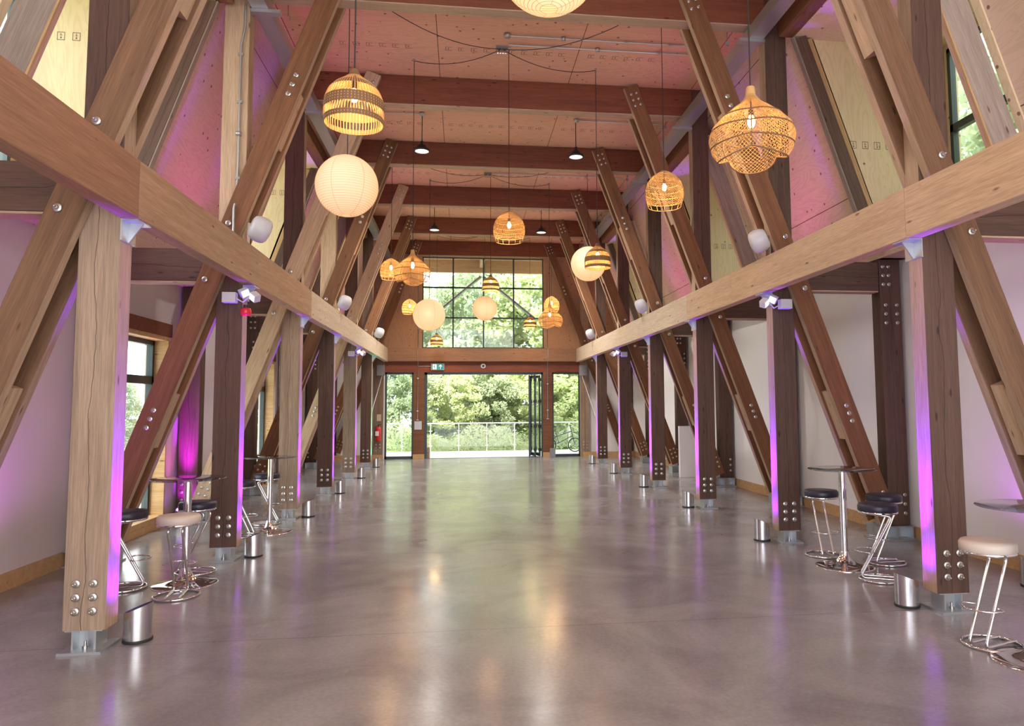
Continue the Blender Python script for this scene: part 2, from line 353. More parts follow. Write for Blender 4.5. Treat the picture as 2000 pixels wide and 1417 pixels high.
def wall_with_holes(xa, xb, ya, yb, za, zb, holes):
    m_ = MB(); y = ya
    for h0, h1, hz0, hz1 in holes:
        m_.box((xa, y, za), (xb, h0, zb)); m_.box((xa, h0, za), (xb, h1, hz0)); m_.box((xa, h0, hz1), (xb, h1, zb)); y = h1
    m_.box((xa, y, za), (xb, yb, zb)); return m_
for s in (1, -1):
    xa, xb = X(s, WALL), X(s, WALL+.32)
    if s == 1: m_ = MB().box((xa, YB, 0), (xb, YG+.2, ZE))
    else: m_ = wall_with_holes(xa, xb, YB, YG+.2, 0, ZE, [(a, b, .14, 2.84) for a, b in LWIN])
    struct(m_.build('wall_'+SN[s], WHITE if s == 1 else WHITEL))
    # aisle ceiling
    m_ = MB().box((X(s, CI+.05), YB, ZE), (X(s, DX+.2), YG+.2, ZE+.06)) if False else MB().box((X(s, slope_x(ZE)-.05), YB, ZE), (X(s, DX+.2), YG+.2, ZE+.06))
    struct(m_.build('ceiling_aisle_'+SN[s], P_SLOPE))
    # roof slopes
    for i, (a, b_) in enumerate(SOLID):
        z0, z1 = ZE, ZC+.05; x0, x1 = slope_x(z0), slope_x(z1); t = .12
        m_ = MB().hexa([(X(s, x0), a, z0), (X(s, x0+t), a, z0), (X(s, x0+t), b_, z0), (X(s, x0), b_, z0), (X(s, x1), a, z1), (X(s, x1+t), a, z1), (X(s, x1+t), b_, z1), (X(s, x1), b_, z1)])
        struct(m_.build('wall_roof_slope_'+SN[s], P_SLOPE, None, (X(s, x0), a, z0)))
    # dormers: cheeks, ceiling, front wall with window
    for i, (a, b_) in enumerate(DORM):
        xi = lambda z: slope_x(z)-.02
        for yy, t in ((a, -.1), (b_, .1)):
            pz = [(X(s, xi(ZE)), ZE), (X(s, DX+.1), ZE), (X(s, DX+.1), DZ), (X(s, xi(DZ)), DZ)]
            m_ = MB(); m_.add([(x, yy, z) for x, z in pz]+[(x, yy+t, z) for x, z in pz], [(0, 1, 2, 3), (7, 6, 5, 4), (0, 4, 5, 1), (1, 5, 6, 2), (2, 6, 7, 3), (3, 7, 4, 0)])
            if t > 0:
                zr = 5.2 if s == 1 else 6.12
                for k in range(8):
                    x0 = X(s, 3.9+.17*k+.55); zz = zr+.008*k*s*0; w_, h_ = .085, .1
                    if not (slope_x(zz)+.05 < abs(x0-XC) and abs(x0+s*w_-XC) < DX): continue
                    for q0, q1, r0, r1 in ((0, 1, 0, .07), (0, 1, .93, 1), (0, .06, 0, 1), (.94, 1, 0, 1), (.42, .6, .2, .42), (.38, .66, .56, .62), (.44, .52, .62, .85)):
                        m_.box((x0+q0*w_, yy-.002, zz+r0*h_), (x0+q1*w_, yy, zz+r1*h_), 1)
            struct(m_.build('wall_dormer_cheek_'+SN[s], [P_CHEEK, INK], None, (X(s, xi(ZE)), yy, ZE)))
        m_ = MB().box((X(s, xi(DZ)-.15), a, DZ), (X(s, DX+.1), b_, DZ+.02)); struct(m_.build('ceiling_dormer_'+SN[s], P_CHEEK))
        wy0, wy1 = a+.3, b_-.06
        m_ = wall_with_holes(X(s, DX), X(s, DX+.14), a-.05, b_+.05, ZE, DZ+.02, [(wy0, wy1, 4.1, DZ-.06)])
        struct(m_.build('wall_dormer_front_'+SN[s], P_CHEEK))
        # the part of the roof between dormer ceiling and hall ceiling
        m_ = MB(); z0, z1 = DZ+.03, ZC+.05; x0, x1 = slope_x(z0), slope_x(z1)
        m_.hexa([(X(s, x0), a, z0), (X(s, x0+.12), a, z0), (X(s, x0+.12), b_, z0), (X(s, x0), b_, z0), (X(s, x1), a, z1), (X(s, x1+.12), a, z1), (X(s, x1+.12), b_, z1), (X(s, x1), b_, z1)])
        struct(m_.build('wall_roof_slope_'+SN[s], P_SLOPE))
        # window
        wn = struct(empty('window_%d' % (1+i+(0 if s == 1 else 3)), (X(s, DX+.03), wy1, 4.1), None, None))
        F = .06; xw0, xw1 = X(s, DX-.01), X(s, DX+.07); zt = DZ-.06; zm = 5.5
        m_ = MB()
        for lo, hi in (((wy0, 4.1), (wy1, 4.1+F)), ((wy0, zt-F), (wy1, zt)), ((wy0, 4.1), (wy0+F, zt)), ((wy1-F, 4.1), (wy1, zt)), ((wy0, zm-.05), (wy1, zm+.05))):
            m_.box((xw0, lo[0], lo[1]), (xw1, hi[0], hi[1]))
        m_.build('window_frame', DARKM, wn)
        MB().box((X(s, DX+.03), wy0+F, 4.1+F), (X(s, DX+.036), wy1-F, zt-F)).build('pane', GLASS, wn)

# dormer trimmer rafters and headers
for s in (1, -1):
    for i, (a, b_) in enumerate(DORM):
        for far in (0, 1):
            yy = b_-.055 if far else a+.055; zt, zb = DZ-.02, ZE+.06; d = .17 if far else .30
            pos = '%s edge of the %s dormer opening on the %s' % ('far' if far else 'near', ORD[i], SN[s])
            r0 = empty('dormer_rafter', (X(s, slope_x(zb)-d/2), yy, zb), 'grey-brown sloping rafter at the '+pos, 'rafter', 'dormer rafters')
            cxr = lambda z: slope_x(z)-.03-d/2
            timber('rafter', (X(s, cxr(zb)), yy, zb), (X(s, cxr(zt)), yy, zt), d, .085, W_COLD if far else W_GREY, r0, (s, 0, .34)); timber('inner_face_board', (X(s, cxr(zb)-d/2-.011), yy, zb), (X(s, cxr(zt)-d/2-.011), yy, zt), .02, .085, W_GREY if far else W_TRIM, r0, (s, 0, .34))
            if far: timber('lining_batten', (X(s, cxr(zb)+d/2+.05), yy+(.02 if far else -.02), zb), (X(s, cxr(zt)+d/2+.05), yy+(.02 if far else -.02), zt), .09, .05, W_TRIM, r0, (s, 0, .34))
        hx = slope_x(DZ)-.26
        t = timber('dormer_header', (X(s, hx), a+.005, DZ+.13), (X(s, hx), b_-.005, DZ+.13), .22, .24, W_BRACE)
        tag(t, 'reddish timber header along the top of the %s dormer on the %s' % (ORD[i], SN[s]), 'beam', 'dormer headers')

# gable wall
gx0, gx1 = X(-1, DX+.3), X(1, DX+.3)
WX0, WX1, WZ0, WZ1 = -1.36, 2.80, 3.73, 6.87
LX0, LX1, DX0, DX1, RX0, RX1, DH = -2.58, -1.63, -1.27, 2.76, 3.08, 4.07, 2.90
g = MB(); y0, y1 = YG, YG+.2
g.box((gx0, y0, 3.2), (WX0, y1, ZC+.1)); g.box((WX1, y0, 3.2), (gx1, y1, ZC+.1)); g.box((WX0, y0, WZ1), (WX1, y1, ZC+.1)); g.box((WX0, y0, 3.2), (WX1, y1, WZ0))
struct(g.build('wall_gable', P_GABLE))
g = MB(); g.box((gx0, y0, 0), (LX0, y1, 3.2)); g.box((RX1, y0, 0), (gx1, y1, 3.2)); struct(g.build('wall_gable_lower', WHITE))
g = MB(); g.box((LX0-.02, y0-.03, DH), (RX1+.02, y1, 3.26)); struct(g.build('trim_1', W_TIE))
for i, (a, b_) in enumerate(((LX1, DX0), (DX1, RX0))):
    struct(MB().box((a, y0-.03, 0), (b_, y1, DH)).build('trim_%d' % (2+i), W_BRACE))
    o = empty('gable_post_bolts', ((a+b_)/2, y0-.03, 0), 'rows of zinc bolts on the %s door post' % ('left' if i == 0 else 'right'), 'bolts') if False else None
    struct(MB().box((a-.01, y0-.055, 0), (b_+.01, y0-.031, .16)).build('baseboard_gable_%d' % (1+i), W_TRIM))
for n_, (a, b_) in (('left', (X(-1, WALL), LX0-.03)), ('right', (RX1+.03, X(1, WALL)))):
    struct(MB().box((a, y0-.245, 0), (b_, y0-.22, .17)).build('baseboard_far_'+n_, W_TRIM))
l = timber('gable_ledge_beam', (X(-1, CI-.04), YG-.11, 3.485), (X(1, CI-.04), YG-.11, 3.485), .20, .44, W_GABLE, None, (0, 1, 0))
tag(l, 'orange-brown ledge beam across the far gable between the two side beams', 'beam')
# big gable window
wn = struct(empty('window_7', (XC, YG+.1, WZ0), None, None)); m_ = MB(); F = .07; ya, yb = YG+.05, YG+.13
xs = [WX0+(WX1-WX0)*k/4 for k in range(5)]; zs = [WZ0+(WZ1-WZ0)*k/3 for k in range(4)]
for k, x in enumerate(xs): q = (F if k in (0, 4) else .05)/2; m_.box((max(WX0, x-q), ya, WZ0), (min(WX1, x+q), yb, WZ1))
for k, z in enumerate(zs): q = (F if k in (0, 3) else .05)/2; m_.box((WX0, ya, max(WZ0, z-q)), (WX1, yb, min(WZ1, z+q)))
m_.build('window_frame', DARKM, wn)
for i in range(4):
    for k in range(3): MB().box((xs[i]+.02, YG+.09, zs[k]+.02), (xs[i+1]-.02, YG+.095, zs[k+1]-.02)).build('pane', GLASS, wn)
for i, (a, b_) in enumerate(((LX0, LX1), (RX0, RX1))):
    wn = struct(empty('window_%d' % (8+i), ((a+b_)/2, YG+.1, 0), None, None)); m_ = MB(); F = .06
    m_.box((a, ya, 0), (b_, yb, .09)); m_.box((a, ya, DH-F), (b_, yb, DH)); m_.box((a, ya, 0), (a+F, yb, DH)); m_.box((b_-F, ya, 0), (b_, yb, DH)); m_.build('window_frame', DARKM, wn)
    MB().box((a+F, YG+.09, .09), (b_-F, YG+.095, DH-F)).build('pane', GLASS, wn)
# bifold door
dr = struct(empty('door_1', (XC, YG+.1, 0), None, None)); m_ = MB()
m_.box((DX0, ya-.02, 0), (DX0+.09, yb+.03, DH)); m_.box((DX1-.05, ya-.02, 0), (DX1, yb+.03, DH)); m_.box((DX0, ya-.02, DH-.07), (DX1, yb+.03, DH)); m_.box((DX0, ya, -.01), (DX1, yb, .006))
m_.build('door_frame', DARKM, dr)
hinge = [(2.66, .10), (2.58, .98), (2.50, .12), (2.42, .98), (2.30, .14)]
for k in range(4):
    (xa, ya_), (xb, yb_) = hinge[k], hinge[k+1]; A = Vector((xa, YG+ya_, 0)); B = Vector((xb, YG+yb_, 0)); u_ = (B-A); Lw = u_.length; u_.normalize(); n_ = Vector((-u_.y, u_.x, 0))
    fr = MB(); gl = MB()
    def slab(m_, s0, s1, z0, z1, t):
        p = [A+u_*s0-n_*t, A+u_*s1-n_*t, A+u_*s1+n_*t, A+u_*s0+n_*t]; m_.hexa([(q.x, q.y, z0) for q in p]+[(q.x, q.y, z1) for q in p])
    slab(fr, 0, .075, .02, DH-.09, .026); slab(fr, Lw-.075, Lw, .02, DH-.09, .026); slab(fr, .07, Lw-.07, .02, .12, .026); slab(fr, .07, Lw-.07, DH-.17, DH-.09, .026)
    slab(gl, .07, Lw-.07, .11, DH-.16, .006)
    lf = fr.build('door_leaf', DARKM, dr, (A.x, A.y, 0)); gl.build('pane', GLASS, lf)
    hd = MB()
    for z in (.2, 1.0, 1.85, 2.6): q = A+u_*.03; hd.box((q.x-.05, q.y-.045, z), (q.x+.05, q.y-.01, z+.1))
    hd.build('hinge', BLACK, lf)

# left wall windows with pine lining
for i, (a, b_) in enumerate(LWIN):
    wn = struct(empty('window_%d' % (10+i), (X(-1, WALL+.2), b_, .14), None, None)); m_ = MB(); F = .07; z0, z1 = .18, 2.80; xa, xb = X(-1, WALL+.18), X(-1, WALL+.27)
    zm = 2.2
    for lo, hi in (((a, z0), (b_, z0+F)), ((a, z1-F), (b_, z1)), ((a, z0), (a+F, z1)), ((b_-F, z0), (b_, z1)), ((a, zm-.06), (b_, zm+.06)), ((a+(b_-a)/2-.04, z0), (a+(b_-a)/2+.04, z1))):
        m_.box((xa, lo[0], lo[1]), (xb, hi[0], hi[1]))
    if i == 1: m_.box((xa, a, .6), (xb, b_, .68))
    m_.build('window_frame', DARKM, wn); MB().box((X(-1, WALL+.22), a+F, z0+F), (X(-1, WALL+.226), b_-F, z1-F)).build('pane', GLASS, wn)
    t = MB(); xf = X(-1, WALL-.02); xk = X(-1, WALL+.2)
    t.box((xk, a-.02, .10), (xf, b_+.02, .18)); t.box((xk, a-.02, 2.80), (xf, b_+.02, 2.86)); t.box((xk, a-.03, .18), (xf, a+.005, 2.80)); t.box((xk, b_-.005, .18), (xf, b_+.03, 2.80)); t.build('window_lining', W_TRIM, wn)
    MB().box((X(-1, WALL-.03), a-.1, 2.86), (X(-1, WALL), b_+.1, 3.06)).build('head_board', W_TIE, wn)
    MB().box((X(-1, WALL-.03), a-.1, 0), (X(-1, WALL), b_+.1, .10)).build('sill_board', W_TRIM, wn)
# skirting
edges = [YB]+[q for w_ in LWIN for q in (w_[0]-.1, w_[1]+.1)]+[20.9]
for k in range(0, len(edges), 2): struct(MB().box((X(-1, WALL-.022), edges[k], 0), (X(-1, WALL), edges[k+1], .17)).build('baseboard_left', W_TRIM))
struct(MB().box((X(1, WALL-.022), YB, 0), (X(1, WALL), YG-.25, .17)).build('baseboard_right', W_TRIM))
# dark side door in the left wall
dr = struct(empty('door_2', (X(-1, WALL), 21.9, 0), None, None))
MB().box((X(-1, WALL-.03), 21.0, 0), (X(-1, WALL), 23.0, 2.6)).build('door_leaf', mat('dark_door_grey', (.06, .055, .055), .5), dr)
m_ = MB(); m_.box((X(-1, WALL-.05), 20.92, 0), (X(-1, WALL), 21.0, 2.7)); m_.box((X(-1, WALL-.05), 23.0, 0), (X(-1, WALL), 23.08, 2.7)); m_.box((X(-1, WALL-.05), 20.92, 2.6), (X(-1, WALL), 23.08, 2.7)); m_.build('door_frame', W_GREY, dr)

# ------------------------------------------------------------------ timber frames
def dxz(z): return 2.325+(7.03-z)/2.74       # brace centre line from the hall centre
for k, y in enumerate(FY):
    for s in (1, -1):
        row = 'on the '+SN[s]
        xin = CI; xo = CI+CW; xc = CI+CW/2
        if k < 6:
            tint = ('green-lit' if (k == 5 and s == -1) else 'purple-lit')
            c = empty('timber_column', (X(s, xc), y+CD/2, 0), '%s square timber column with %s inner face, %s in the %s row' % ('brown', tint, ORD[k], SN[s]), 'column', 'columns of the hall')
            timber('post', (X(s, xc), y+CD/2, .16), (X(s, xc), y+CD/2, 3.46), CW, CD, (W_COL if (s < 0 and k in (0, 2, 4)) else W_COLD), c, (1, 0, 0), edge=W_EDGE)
            timber('upper_post', (X(s, xc), y+CD/2, 3.46), (X(s, xc), y+CD/2, ZC-.01), CW, CD, (W_BEAM if (s < 0 and k in (1, 3)) else W_COLD), c, (1, 0, 0), edge=W_EDGE)  # split off the lower post; its own lighting is put into the wood tone
            sh = MB(); x0, x1 = X(s, xin+.02), X(s, xo-.02); xa, xb = min(x0, x1), max(x0, x1)
            sh.box((xa-.02, y-.06, 0), (xb+.02, y+CD+.06, .02)); sh.box((xa, y+.005, .15), (xb, y+CD-.005, .16))
            sh.box((xa+.045, y+.01, .02), (xa+.06, y+CD-.01, .15)); sh.box((xb-.06, y+.01, .02), (xb-.045, y+CD-.01, .15)); sh.box((xa+.06, y+CD/2-.006, .02), (xb-.06, y+CD/2+.006, .15))
            sh.build('steel_shoe', GALV, c)
            st = MB()
            for q in (-.0,): st.cyl(((xa+xb)/2, y+.04, .02), ((xa+xb)/2, y+.04, .075), .011, 8); st.cyl(((xa+xb)/2, y+.04, .02), ((xa+xb)/2, y+.04, .04), .02, 6)
            st.build('anchor_bolt', BOLT, c)
            for dx in (.09, .21):
                for dz in (.30, .40, .50): bolt(c, (X(s, xin+dx), y, dz), sc=1.25)
            # steel gusset bracket under the beam
            br = MB(); xi = X(s, xin); e = X(s, xin-.13); a, b_ = y-.01, y+CD+.03
            br.box((xi, a, 3.236), (e, b_, 3.248)); br.box((xi, a, 3.08), (X(s, xin-.012), b_, 3.236))
            yy = (a+b_)/2
            tri = [(X(s, xin-.012), 3.08), (X(s, xin-.12), 3.236), (X(s, xin-.012), 3.236)]
            br.add([(x, yy-.006, z) for x, z in tri]+[(x, yy+.006, z) for x, z in tri], [(0, 1, 2), (5, 4, 3), (0, 3, 4, 1), (1, 4, 5, 2), (2, 5, 3, 0)])
            br.build('gusset_bracket', GALV, c)
        else:
            c = empty('gable_column', (X(s, xc), y+CD/2, 0), 'brown timber post in the %s corner of the far gable' % SN[s], 'column', 'gable corner posts')
            timber('post', (X(s, xc), y+CD/2-.03, .0), (X(s, xc), y+CD/2-.03, ZC-.01), CW, CD, W_COL, c, (1, 0, 0))
            for dx in (.09, .21):
                for dz in (.30, .40, .50): bolt(c, (X(s, xin+dx), y-.03, dz))
        # diagonal brace: twin members either side of the column
        zb, zt = .26, 7.36
        lab = 'long diagonal twin-member brace rising inwards past the %s %s column' % (ORD[k], SN[s]) if k < 6 else 'diagonal brace against the far gable on the '+SN[s]
        b = empty('diagonal_brace', (X(s, dxz(zb)), y+CD/2, 0), lab, 'brace', 'diagonal braces')
        tw = .10
        for nm, yc in (('front_member', y-tw/2-.001), ('rear_member', y+CD+tw/2+.001)):
            if k == 6 and nm == 'rear_member': continue
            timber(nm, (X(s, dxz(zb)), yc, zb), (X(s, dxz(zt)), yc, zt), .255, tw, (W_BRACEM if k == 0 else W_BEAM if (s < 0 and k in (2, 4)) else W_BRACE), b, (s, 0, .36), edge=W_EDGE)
        if k < 6:
            for z0, z1 in ((1.35, 1.98), (5.0, 5.7)):
                timber('spacer_block', (X(s, dxz(z0)), y+CD/2, z0), (X(s, dxz(z1)), y+CD/2, z1), .20, CD-.004, W_BEAM, b, (s, 0, .36))
        dirv = Vector((s*-1, 0, 2.74)).normalized()
        def on(z, off=0): return (X(s, dxz(z))+s*off*.94, y-tw-.001, z+off*.34)
        for z in (1.56, 1.66, 1.76): bolt(b, on(z), sc=1.3)
        for z in (3.80, 3.96, 3.28): bolt(b, on(z, .04), sc=1.4)
        for z in (5.6, 5.72, 5.84): bolt(b, on(z, -.02), sc=1.3)
        for z in (7.02, 7.12, 7.22):
            for o_ in (-.05, .05): bolt(b, on(z, o_), sc=.9)
        for z in (.42, .52, .62):
            for o_ in (-.05, .05): bolt(b, on(z, o_), sc=.9)
        if k < 6:
            sh = MB(); xa, xb = sorted((X(s, dxz(0)-.23), X(s, WALL-.03))); ya_, yb_ = y-.10, y+CD+.10
            sh.box((xa, ya_, 0), (xb, yb_, .02)); sh.box((xa, ya_+.02, .17), (xb, yb_-.02, .185))
            for x in (xa+.02, (xa+xb)/2, xb-.03): sh.box((x, ya_+.04, .02), (x+.012, yb_-.04, .17))
            sh.box((xa+.02, y+CD/2-.006, .02), (xb-.02, y+CD/2+.006, .17))
            x0 = X(s, dxz(.185)); sh.box((x0-.07, y+.02, .185), (x0+.07, y+CD-.02, .62))
            sh.build('steel_foot', GALV, b)
        # aisle tie and wall post
        xw = WALL-.36
        if k < 6:
            t = empty('aisle_tie_beam', (X(s, (xo+xw)/2), y+CD/2, 3.3), 'short dark horizontal tie beam over the %s aisle at the %s column' % (SN[s], ORD[k]), 'beam', 'aisle tie beams')
            timber('beam', (X(s, xo+.002), y+CD/2, 3.485), (X(s, xw-.002), y+CD/2, 3.485), .39, CD-.01, W_COLD, t, (0, 0, 1)); timber('soffit_board', (X(s, xo+.01), y+CD/2, 3.28), (X(s, xw-.01), y+CD/2, 3.28), CD-.01, .018, W_EDGE, t, (0, 1, 0), .002)  # tie in darker wood: the aisle shade is put into its colour
        p = empty('wall_post', (X(s, WALL-.2), y+CD/2, 0), ('brown timber post against the %s wall beside the foot of the %s brace' % (SN[s], ORD[k])) if k < 6 else 'timber post in the far corner of the %s aisle' % SN[s], 'post', 'wall posts')
        timber('post', (X(s, WALL-.20), y+CD/2, .19 if k < 6 else .0), (X(s, WALL-.20), y+CD/2, ZE-.005), .30, CD, W_COLD, p, (1, 0, 0))
        if k < 6:
            for z in (3.38, 3.50, 3.62):
                for d in (.30, .22): bolt(p, (X(s, WALL-d), y, z), sc=1)
            for z in (2.86, 2.98, 3.10):
                for d in (.28, .12): bolt(p, (X(s, WALL-d), y, z), sc=1)
            for z in (.34, .46, .58): bolt(p, (X(s, WALL-.12), y, z), sc=1)
    # ceiling tie
    t = empty('ceiling_tie_beam', (XC, y+CD/2, ZT0), ('reddish timber ceiling tie beam spanning the hall, %s from the viewer' % (['off-frame', 'nearest', 'second', 'third', 'fourth', 'fifth', 'sixth'][k])) if k else 'reddish timber ceiling tie beam just above the frame', 'beam', 'ceiling tie beams')
    timber('beam', (X(-1, CI-.002), y+CD/2, (ZT0+ZT1)/2-.002), (X(1, CI-.002), y+CD/2, (ZT0+ZT1)/2-.002), CD, ZT1-ZT0-.01, W_TIE, t, (0, 1, 0))
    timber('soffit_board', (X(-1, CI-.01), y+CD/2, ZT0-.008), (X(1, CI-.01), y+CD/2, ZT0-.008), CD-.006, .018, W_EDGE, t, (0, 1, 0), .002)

# long side beams in lengths, butt-jointed
JO = {1: [YB, 5.80, 9.95, 12.05, 18.3, YG-.005], -1: [YB, 5.75, 12.1, 18.3, YG-.005]}
for s in (1, -1):
    js = JO[s]
    for i in range(len(js)-1):
        a, b_ = js[i], js[i+1]
        o = timber('side_beam', (X(s, CI-.0705), a+.003, 3.475), (X(s, CI-.0705), b_-.003, 3.475), .14, .45, (W_BEAML if (s < 0 and i == 0) else W_BEAMM if (s < 0 and i == 1) else W_BEAMP if i >= (3 if s > 0 else 2) else W_BEAM), None, (1, 0, 0))
        tag(o, '%s length of the pale long beam on the %s columns' % (ORD[i], SN[s]), 'beam', 'side beams')

# ------------------------------------------------------------------ cable trunking on brackets
for s in (1, -1):
    t = empty('cable_trunking', (X(s, CI-.17), FY[1], 6.70), 'long galvanised trunking under the ceiling on the %s side' % SN[s], 'trunking')
    m_ = MB(); xa, xb = sorted((X(s, CI-.02), X(s, CI-.22))); m_.box((xa, YB, 6.70), (xb, YG-.3, 6.86)); m_.build('trunking', GALV, t)
    for k in range(6):
        y = FY[k]; m_ = MB(); xa, xb = sorted((X(s, CI-.001), X(s, CI-.36))); m_.box((xa, y-.02, 6.655), (xb, y+.08, 6.698)); m_.build('bracket', GALV, t)
        x = X(s, CI-.33); m_ = MB(); m_.cyl((x, y+.5, 6.90), (x, y+.5, ZC-.01), .006, 6); m_.box((x-.06, y+.47, ZC-.03), (x+.06, y+.53, ZC-.001)); m_.box((xb if s < 0 else xa, y+.49, 6.86), (x+.02, y+.51, 6.9)); m_.build('hanger_rod', GREYP, t)

# ------------------------------------------------------------------ uplighters (purple; the far left one is green)
PURPLE, GREENL = (.125, .006, 1.0), (.12, 1.0, .55)
def can_proto():
    m_ = MB(); r, h0, h1, sg = .10, .215, .29, 28
    bot = [(r*math.cos(2*PI*k/sg), r*math.sin(2*PI*k/sg), .018) for k in range(sg)]
    top = [(x, y, h0+(h1-h0)*(x/r+1)/2) for x, y, z in bot]
    m_.add(bot+top, [(k, (k+1) % sg, (k+1) % sg+sg, k+sg) for k in range(sg)], 0, True)
    body = m_.mesh('can_body', STEEL)
    b_ = MB().lathe([(.104, 0), (.106, .004), (.106, .02), (.099, .022)], 28); b_.disc((0, 0, 0), .104, 28, 0, False); base = b_.mesh('base_ring', BLACK)
    l_ = MB(); l_.add([(x*.86, y*.86, z-.02) for x, y, z in top], [tuple(range(sg))]); l_.add(top+[(x*.86, y*.86, z-.02) for x, y, z in top], [(k, k+sg, (k+1) % sg+sg, (k+1) % sg) for k in range(sg)], 1)
    lens = l_.mesh('lamp_lens', [LEDP, BLACK]); lens2 = l_.mesh('lamp_lens', [LEDG, BLACK])
    return body, base, lens, lens2
CANB, CANR, CANL, CANG = can_proto()
def uplighter(x, y, rz, label, colr, e, tiltx=0, green=False, spill=420, spillc=(1, .05, .72), aim=None):
    o = empty('floor_uplighter', (x, y, 0), label, 'uplighter', 'floor uplighters', rz)
    for nm, me in (('can_body', CANB), ('base_ring', CANR), ('lamp_lens', CANG if green else CANL)):
        q = bpy.data.objects.new(nm, me); COL.objects.link(q); q.parent = o
    # throw: a tight beam grazing the timber, a short wide glow at its foot and a faint wide spill
    for nm, pw, sz, ah, cl in (('uplight_beam', e, .44, 1.25, colr), ('uplight_foot', e*.05, 1.15, .47, colr), ('uplight_spill', spill, 1.1, 6, spillc)):
        if pw <= 0: continue
        d = bpy.data.lights.new(nm, 'SPOT'); d.energy = pw; d.color = cl; d.spot_size = sz; d.spot_blend = 1; d.shadow_soft_size = .05
        q = bpy.data.objects.new(nm, d); COL.objects.link(q); P0 = Vector((x-math.sin(tiltx)*.35, y-.05, .31)); q.location = P0; P0 = P0 if aim is None else Vector((x, y, .31)); q.location = P0; q.rotation_euler = (Vector((x+(.13 if tiltx > 0 else -.13), y-.14, ah) if aim is None else (x+aim[0], y+aim[1], ah))-P0).to_track_quat('-Z', 'Y').to_euler()
    return o
for k in range(6):
    for s in (1, -1):
        g_ = (k == 5 and s == -1)
        uplighter(X(s, CI-.13), FY[k]+.24, PI if s == 1 else 0, 'small steel slant-topped uplighter beside the foot of the %s %s column' % (ORD[k], SN[s]), GREENL if g_ else PURPLE, 700 if g_ else 1350, tiltx=s*.16, green=g_, spill=60 if g_ else 50, spillc=(.3, 1, .5) if g_ else (.85, .04, .95))
uplighter(-4.26, FY[2]-.24, PI/2, 'steel uplighter near the left window, throwing purple up the wall post', (.55, .01, 1), 1000, tiltx=-.16, spill=40, aim=(-.03, .24))
for s in (1, -1): uplighter(X(s, WALL-.40), 6.45, PI if s == 1 else 0, 'steel uplighter low in the %s aisle beside the viewer' % SN[s], (.6, .05, .9), 150, tiltx=s*.16, spill=120, spillc=(.75, .08, .85))  # unseen fittings added to tint the aisle walls purple
for s in (1, -1):       # added washes from those two unseen fittings, tinting the aisle walls
    d = bpy.data.lights.new('wall_wash', 'SPOT'); d.energy = 170 if s < 0 else 45; d.color = (.62, .10, .85); d.spot_size = 1.5; d.spot_blend = 1; d.shadow_soft_size = .08
    q = bpy.data.objects.new('wall_wash', d); COL.objects.link(q); q.location = (X(s, WALL-.42), 6.45, .33); q.rotation_euler = (Vector((X(s, WALL+.05), 8.2, 2.4))-q.location).to_track_quat('-Z', 'Y').to_euler()

# pink floodlights standing on the side beams, turned up at the roof slopes and dormers
for s in (1, -1):
    for i, (yy, zz, e) in enumerate(((FY[0]+1.7, 6.6, 55), (FY[1]+1.2, 5.6, 80), (FY[2]+1.7, 6.6, 50), (FY[3]+1.2, 5.6, 80), (FY[5]+1.2, 5.6, 60))):
        x = X(s, CI+.06)
        o = empty('flood_light', (x, yy, 3.57), 'small floodlight hidden behind the top of the %s side beam, %s from the viewer' % (SN[s], ORD[i]), 'floodlight', 'floodlights on the beams')
        MB().box((x-.055, yy-.08, 3.57), (x+.055, yy+.08, 3.66)).build('housing', BLACK, o)
        d = bpy.data.lights.new('pink_flood', 'SPOT'); d.energy = e*.6; d.color = (1, .09, .72) if zz < 6 else (1, .04, .85); d.spot_size = 1.9 if zz < 6 else 1.0; d.spot_blend = 1; d.shadow_soft_size = .05
        q = bpy.data.objects.new('pink_flood', d); COL.objects.link(q); q.location = (x, yy, 3.70); q.rotation_euler = (Vector((X(s, slope_x(zz)), yy+(.3 if zz < 6 else .2), zz))-q.location).to_track_quat('-Z', 'Y').to_euler()

# ------------------------------------------------------------------ speakers, emergency lights, beacon
def speaker_mesh():
    m_ = MB(); n = 20; prof = [(.0, -.12), (.09, -.12), (.125, -.105), (.148, -.06), (.157, 0), (.152, .05), (.135, .085), (.10, .105), (.05, .113), (0, .115)]
    m_.lathe(prof, n); return m_
for k, f in enumerate((1, 3, 5)):
    for s in (1, -1):
        x, y, z = X(s, CI-.22), FY[f]-.12, 3.90
        o = empty('wall_speaker', (x, y, z), 'white rounded loudspeaker on the %s beam at the %s column' % (SN[s], ORD[f]), 'speaker', 'loudspeakers on the beams')
        q = bpy.data.objects.new('cabinet', speaker_mesh().mesh('cabinet', WPLAST)); COL.objects.link(q); q.parent = o; q.rotation_euler = Vector((-s*.78, .38, -.33)).to_track_quat('Z', 'Y').to_euler()
        m_ = MB(); m_.box((x+s*.05, y+.02, z-.10), (x+s*.16, y+.06, z-.04)); m_.box((x+s*.12, y+.0, z-.235), (x+s*.15, y+.05, z+.08)); m_.build('bracket', CHROME, o)
